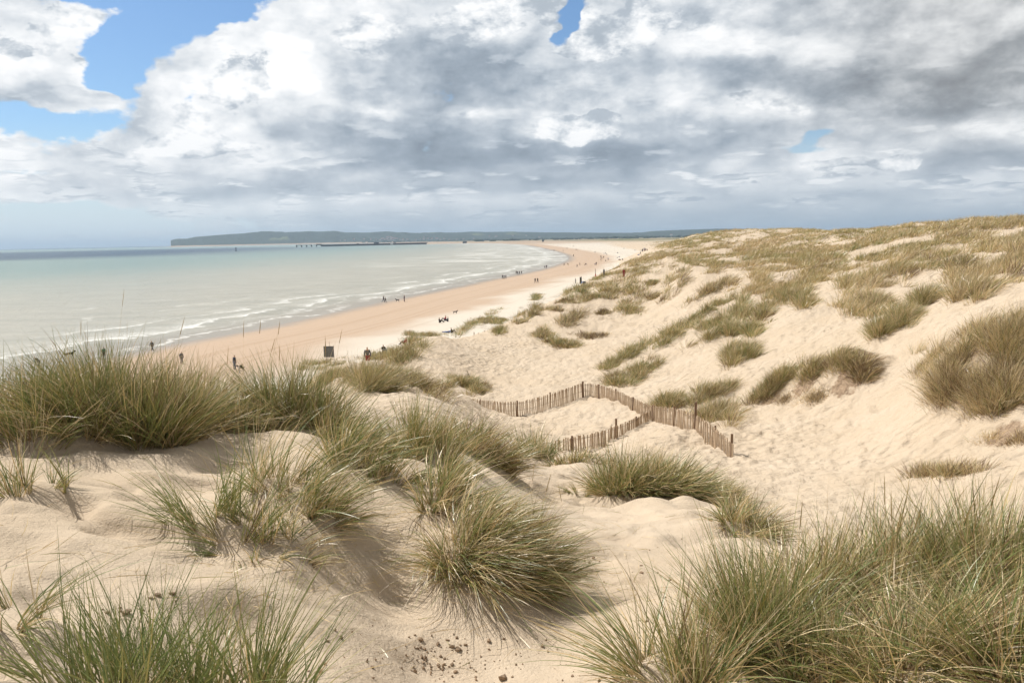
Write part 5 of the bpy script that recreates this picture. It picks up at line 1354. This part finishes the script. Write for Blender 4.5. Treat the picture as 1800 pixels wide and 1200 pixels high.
PEOPLE = [
 # px, py of the feet, pose, jacket, trousers, hair, heading deg, label, group, scale, dmin
 (413, 650, 'stand', NAVY, JEAN, BLK, -40, 'adult in a navy top standing beside a stooping child on the near beach', None, 1.0, 60),
 (421, 656, 'bend', BLK, WHT, BRN, -60, 'child in a black top and pale trousers stooping beside the navy-topped adult', None, .72, 60),
 (184, 631, 'stand', GRN, BLK, BLK, 10, 'person in a green jacket at the water edge seen over the crest grass', None, .95, 60),
 (69, 645, 'bend', BLK, GREY, BLK, 80, 'dark stooping person farthest left at the water edge', None, .9, 60),
 (268, 617, 'walk', GREY, BLK, BRN, 60, 'person in grey behind the tips of the tallest left grass', None, .9, 60),
 (320, 640, 'stand', GREY, GREY, GREY, 0, 'grey-clad person almost lost behind grass right of the largest left tussock', None, .9, 60),
 (674.3, 531.4, 'walk', BLK, JEAN, BLK, -70, 'taller of the two black-clad people at the water line near the middle', None, 1.0, 60),
 (677.6, 531.6, 'walk', BLK, BLK, BLK, -70, 'shorter person close beside the taller black-clad one at the water line', None, .8, 60),
 (710.8, 530.5, 'stand', PUR, PUR, BRN, -80, 'person in plum clothes standing with a dark dog at the water line', None, 1.0, 60),
 (773, 567, 'sit', BLK, BLK, BLK, -60, 'black-clad sitter, left one of the three picnickers on the pale beach', None, 1.0, 60),
 (783, 563.5, 'sit', RED, NAVY, RED, 100, 'picnicker with a red hood sitting upright in the middle of three', None, 1.1, 60),
 (787, 565, 'sit', GREY, NAVY, BRN, 100, 'grey-topped sitter on the right of the three picnickers', None, 1.0, 60),
 (787.5, 584.5, 'lie', BLUE, BLUE, BRN, 80, 'person in blue lying behind the pale knoll crest', None, 1.0, 80),
 (794, 585, 'sit', BLK, BLK, BLK, -80, 'dark sitter right of the one in blue behind the pale knoll crest', None, .9, 80),
 (674.5, 619, 'sit', BLK, JEAN, BLK, -150, 'sitter of whom only the dark head shows over the beach side clump', None, 1.1, 60),
 (713, 606, 'sit', RED, NAVY, BLK, 75, 'black-haired person in red sitting on the grassy knoll', None, 1.15, 50),
 (647, 646, 'lean', GREY, RED, (.30, .14, .06), 190, 'ginger-haired walker in a dark top and red shorts climbing the sandy path', None, 1.1, 45),
 (883.3, 490.5, 'walk', BLK, BLK, BLK, -30, 'left one of three dark walkers abreast at the tide edge', None, 1.0, 60),
 (886.2, 490.5, 'walk', PUR, BLK, BRN, -30, 'middle one of three dark walkers abreast at the tide edge', None, .98, 60),
 (889.2, 490.0, 'walk', GREY, BLK, BRN, -30, 'right one of three walkers at the tide edge, in a greyer coat', None, .95, 60),
 (907.4, 481.5, 'walk', BLK, BLK, BLK, -30, 'leftmost of the four walkers at the tide edge', None, .9, 60),
 (909.6, 483.2, 'walk', BLK, NAVY, BLK, -30, 'second from the left of the four walkers at the tide edge', None, 1.0, 60),
 (913.0, 483.2, 'walk', NAVY, BLK, BLK, -30, 'third from the left of the four walkers at the tide edge', None, 1.0, 60),
 (917.0, 482.0, 'walk', BLK, BLK, BRN, -30, 'rightmost of the four walkers at the tide edge', None, .9, 60),
 (940.8, 497.3, 'walk', BLK, BLK, BLK, 150, 'left walker of the black-clad pair in the middle of the beach', None, 1.0, 60),
 (945.2, 497.3, 'walk', BLK, BLK, BLK, 150, 'right walker of the black-clad pair in the middle of the beach', None, 1.0, 60),
 (957.8, 471.8, 'walk', PUR, BLK, BLK, 10, 'left of the pair in purple tones near the water curve', None, .9, 60),
 (960.8, 471.9, 'walk', PUR, PUR, BLK, 10, 'right of the pair in purple tones near the water curve', None, 1.1, 60),
 (1011.7, 498.0, 'stand', GREY, GREY, BRN, 90, 'lone grey figure standing left of the blue beach shelter', None, .95, 60),
 (991.6, 467, 'walk', BLK, BLK, BLK, 90, 'black-clad walker on the foreshore right of the purple pair', None, .95, 60),
 (998.8, 466.8, 'bend', TAN, TAN, BRN, 90, 'stooping figure in tan on the foreshore', None, .95, 60),
 (1014.5, 469.6, 'walk', BLK, BLK, BLK, 90, 'dark walker standing nearest in the foreshore group', None, 1.0, 60),
 (1019.2, 466.2, 'walk', GREY, GREY, BRN, 90, 'grey walker just behind the nearest dark foreshore walker', None, .95, 60),
 (1028.4, 466.8, 'walk', BLK, BLK, BRN, -90, 'dark half of the pair walking below the sunbathers', None, .95, 60),
 (1030.6, 466.6, 'walk', WHT, GREY, BRN, -90, 'pale half of the pair walking below the sunbathers', None, .95, 60),
 (1046.0, 466.6, 'walk', BLUE, BLK, BLK, 30, 'shorter one in blue of the pair above the marker post', None, .75, 60),
 (1048.2, 466.2, 'walk', BLK, BLK, BLK, 30, 'taller dark one of the pair above the marker post', None, 1.05, 60),
 (1008.0, 451.2, 'walk', BLK, BLK, BLK, 0, 'lone dark walker in the middle of the wide tan foreshore', None, 1.1, 60),
 (1061.7, 485.0, 'stand', GREY, GREY, BLK, 120, 'grey figure standing at the grassy dune edge right of the marker post', None, .72, 60),
 (1096.7, 487.5, 'stand', RED, RED, BRN, 160, 'person in red standing among the dune tufts', None, .8, 60),
]
def build_people():
    for (px, py, kind, top, legs, hair, deg, lab, grp, s, dm) in PEOPLE:
        p = hit(px, py, dm); person(p, kind, top, legs, hair, R(deg), lab, grp, s)
    far = [('small far figure among the strollers on the distant beach bend', 'strollers on the distant beach bend', ((959.5,439),(973.5,441.8),(975.4,441.8),(974,439.2),(990,441.8),(996.7,437.2),(1008,433.9),(980.5,432.9),(1014.5,440.2),(1012.6,440),(1046,444.6),(1096.7,438)), 'walk'),
           ('one of the loose knot of beachgoers on the pale upper beach', 'knot of beachgoers on the pale upper beach', ((1056.3,453.5),(1056.2,458.4),(1058,455.4),(1061,453.9),(1069,457.6),(1062,447.6),(1064.7,446.9)), 'stand'),
           ('one of the beachgoers resting near the foot of the far dunes', 'people resting near the far dunes', ((1064.7,459),(1066.7,447.6),(1088.5,457.2),(1091,457.4),(1094.5,457),(1085,444.7),(1086.5,445.2),(1085.3,453.5),(1089,452)), 'sit'),
           ('one of the crowd gathered by the far dune entrance', 'crowd by the far dune entrance', ((1115,441.5),(1117.6,441.2),(1125.6,441.6),(1127.6,441.2),(1130,441.6),(1132.4,440.9),(1135,441.4),(1137.6,442.5),(1133.5,443),(1126,448),(1131.7,447.6),(1129,443)), 'stand')]
    cols = [BLK, NAVY, BLK, GREY, PUR, BLUE, WHT, BLK, RED]
    for lab, grp, pts_, kind in far:
        for i, (px, py) in enumerate(pts_):
            p = hit(px, py, 340 if px > 1100 else 150); person(p, kind, cols[(i * 4 + len(pts_)) % 9], BLK if i % 2 else NAVY, BLK, rng.uniform(0, 6.28), lab, grp, rng.uniform(.9, 1.1))
    # dogs
    nodes = [(0, .0, .47, .115), (0, .30, .50, .125), (0, -.30, .47, .095), (0, .45, .62, .07), (0, .56, .70, .075), (0, .70, .66, .035), (0, .53, .80, .02),
             (0, -.45, .52, .025), (0, -.62, .62, .015)]
    ed = [(0, 1), (0, 2), (1, 3), (3, 4), (4, 5), (2, 7), (7, 8)]
    nodes[6] = (.05, .53, .80, .018); nodes.append((-.05, .53, .80, .018)); ed += [(4, 6), (4, 9)]
    for s in (-1, 1):
        k = len(nodes); nodes += [(s * .09, .30, .36, .05), (s * .09, .28, .18, .028), (s * .09, .31, .03, .03)]; ed += [(1, k), (k, k + 1), (k + 1, k + 2)]
        k = len(nodes); nodes += [(s * .09, -.26, .34, .06), (s * .09, -.36, .18, .026), (s * .09, -.30, .03, .03)]; ed += [(2, k), (k, k + 1), (k + 1, k + 2)]
    dm = skin('dog', nodes, ed)
    for px, py, c, deg, sc_, lab in ((122, 629, BLK, -60, 1.3, 'black dog at the water edge seen between grass stems'), (699, 530.3, BLK, 75, 1.0, 'low dark dog trotting left of the person in plum'), (800, 551.5, BLK, -100, .9, 'black dog alone on the pale beach beyond the picnickers'), (424.5, 652, BLK, 80, .9, 'dark dog behind the stooping child')):
        o = bpy.data.objects.new('dog', dm); col.objects.link(o); o.location = hit(px, py, 60); o.rotation_euler = (0, 0, R(deg)); o.scale = (sc_,) * 3
        if not dm.materials: dm.materials.append(None)
        o.material_slots[0].link = 'OBJECT'; o.material_slots[0].material = cm(c); tag(o, lab, 'dog')
sc.cycles.max_bounces = 5; sc.cycles.diffuse_bounces = 2; sc.cycles.glossy_bounces = 2; sc.cycles.transmission_bounces = 3
sc.cycles.transparent_max_bounces = 4; sc.cycles.volume_bounces = 0
sc.cycles.use_adaptive_sampling = True; sc.cycles.adaptive_threshold = 0.03
build_hero(); build_mid(); build_cover()
build_hills(); build_fences(); build_fixtures(); build_far(); build_litter(); build_people()
build_land(); build_sea(); build_sky(); build_light(); build_haze()
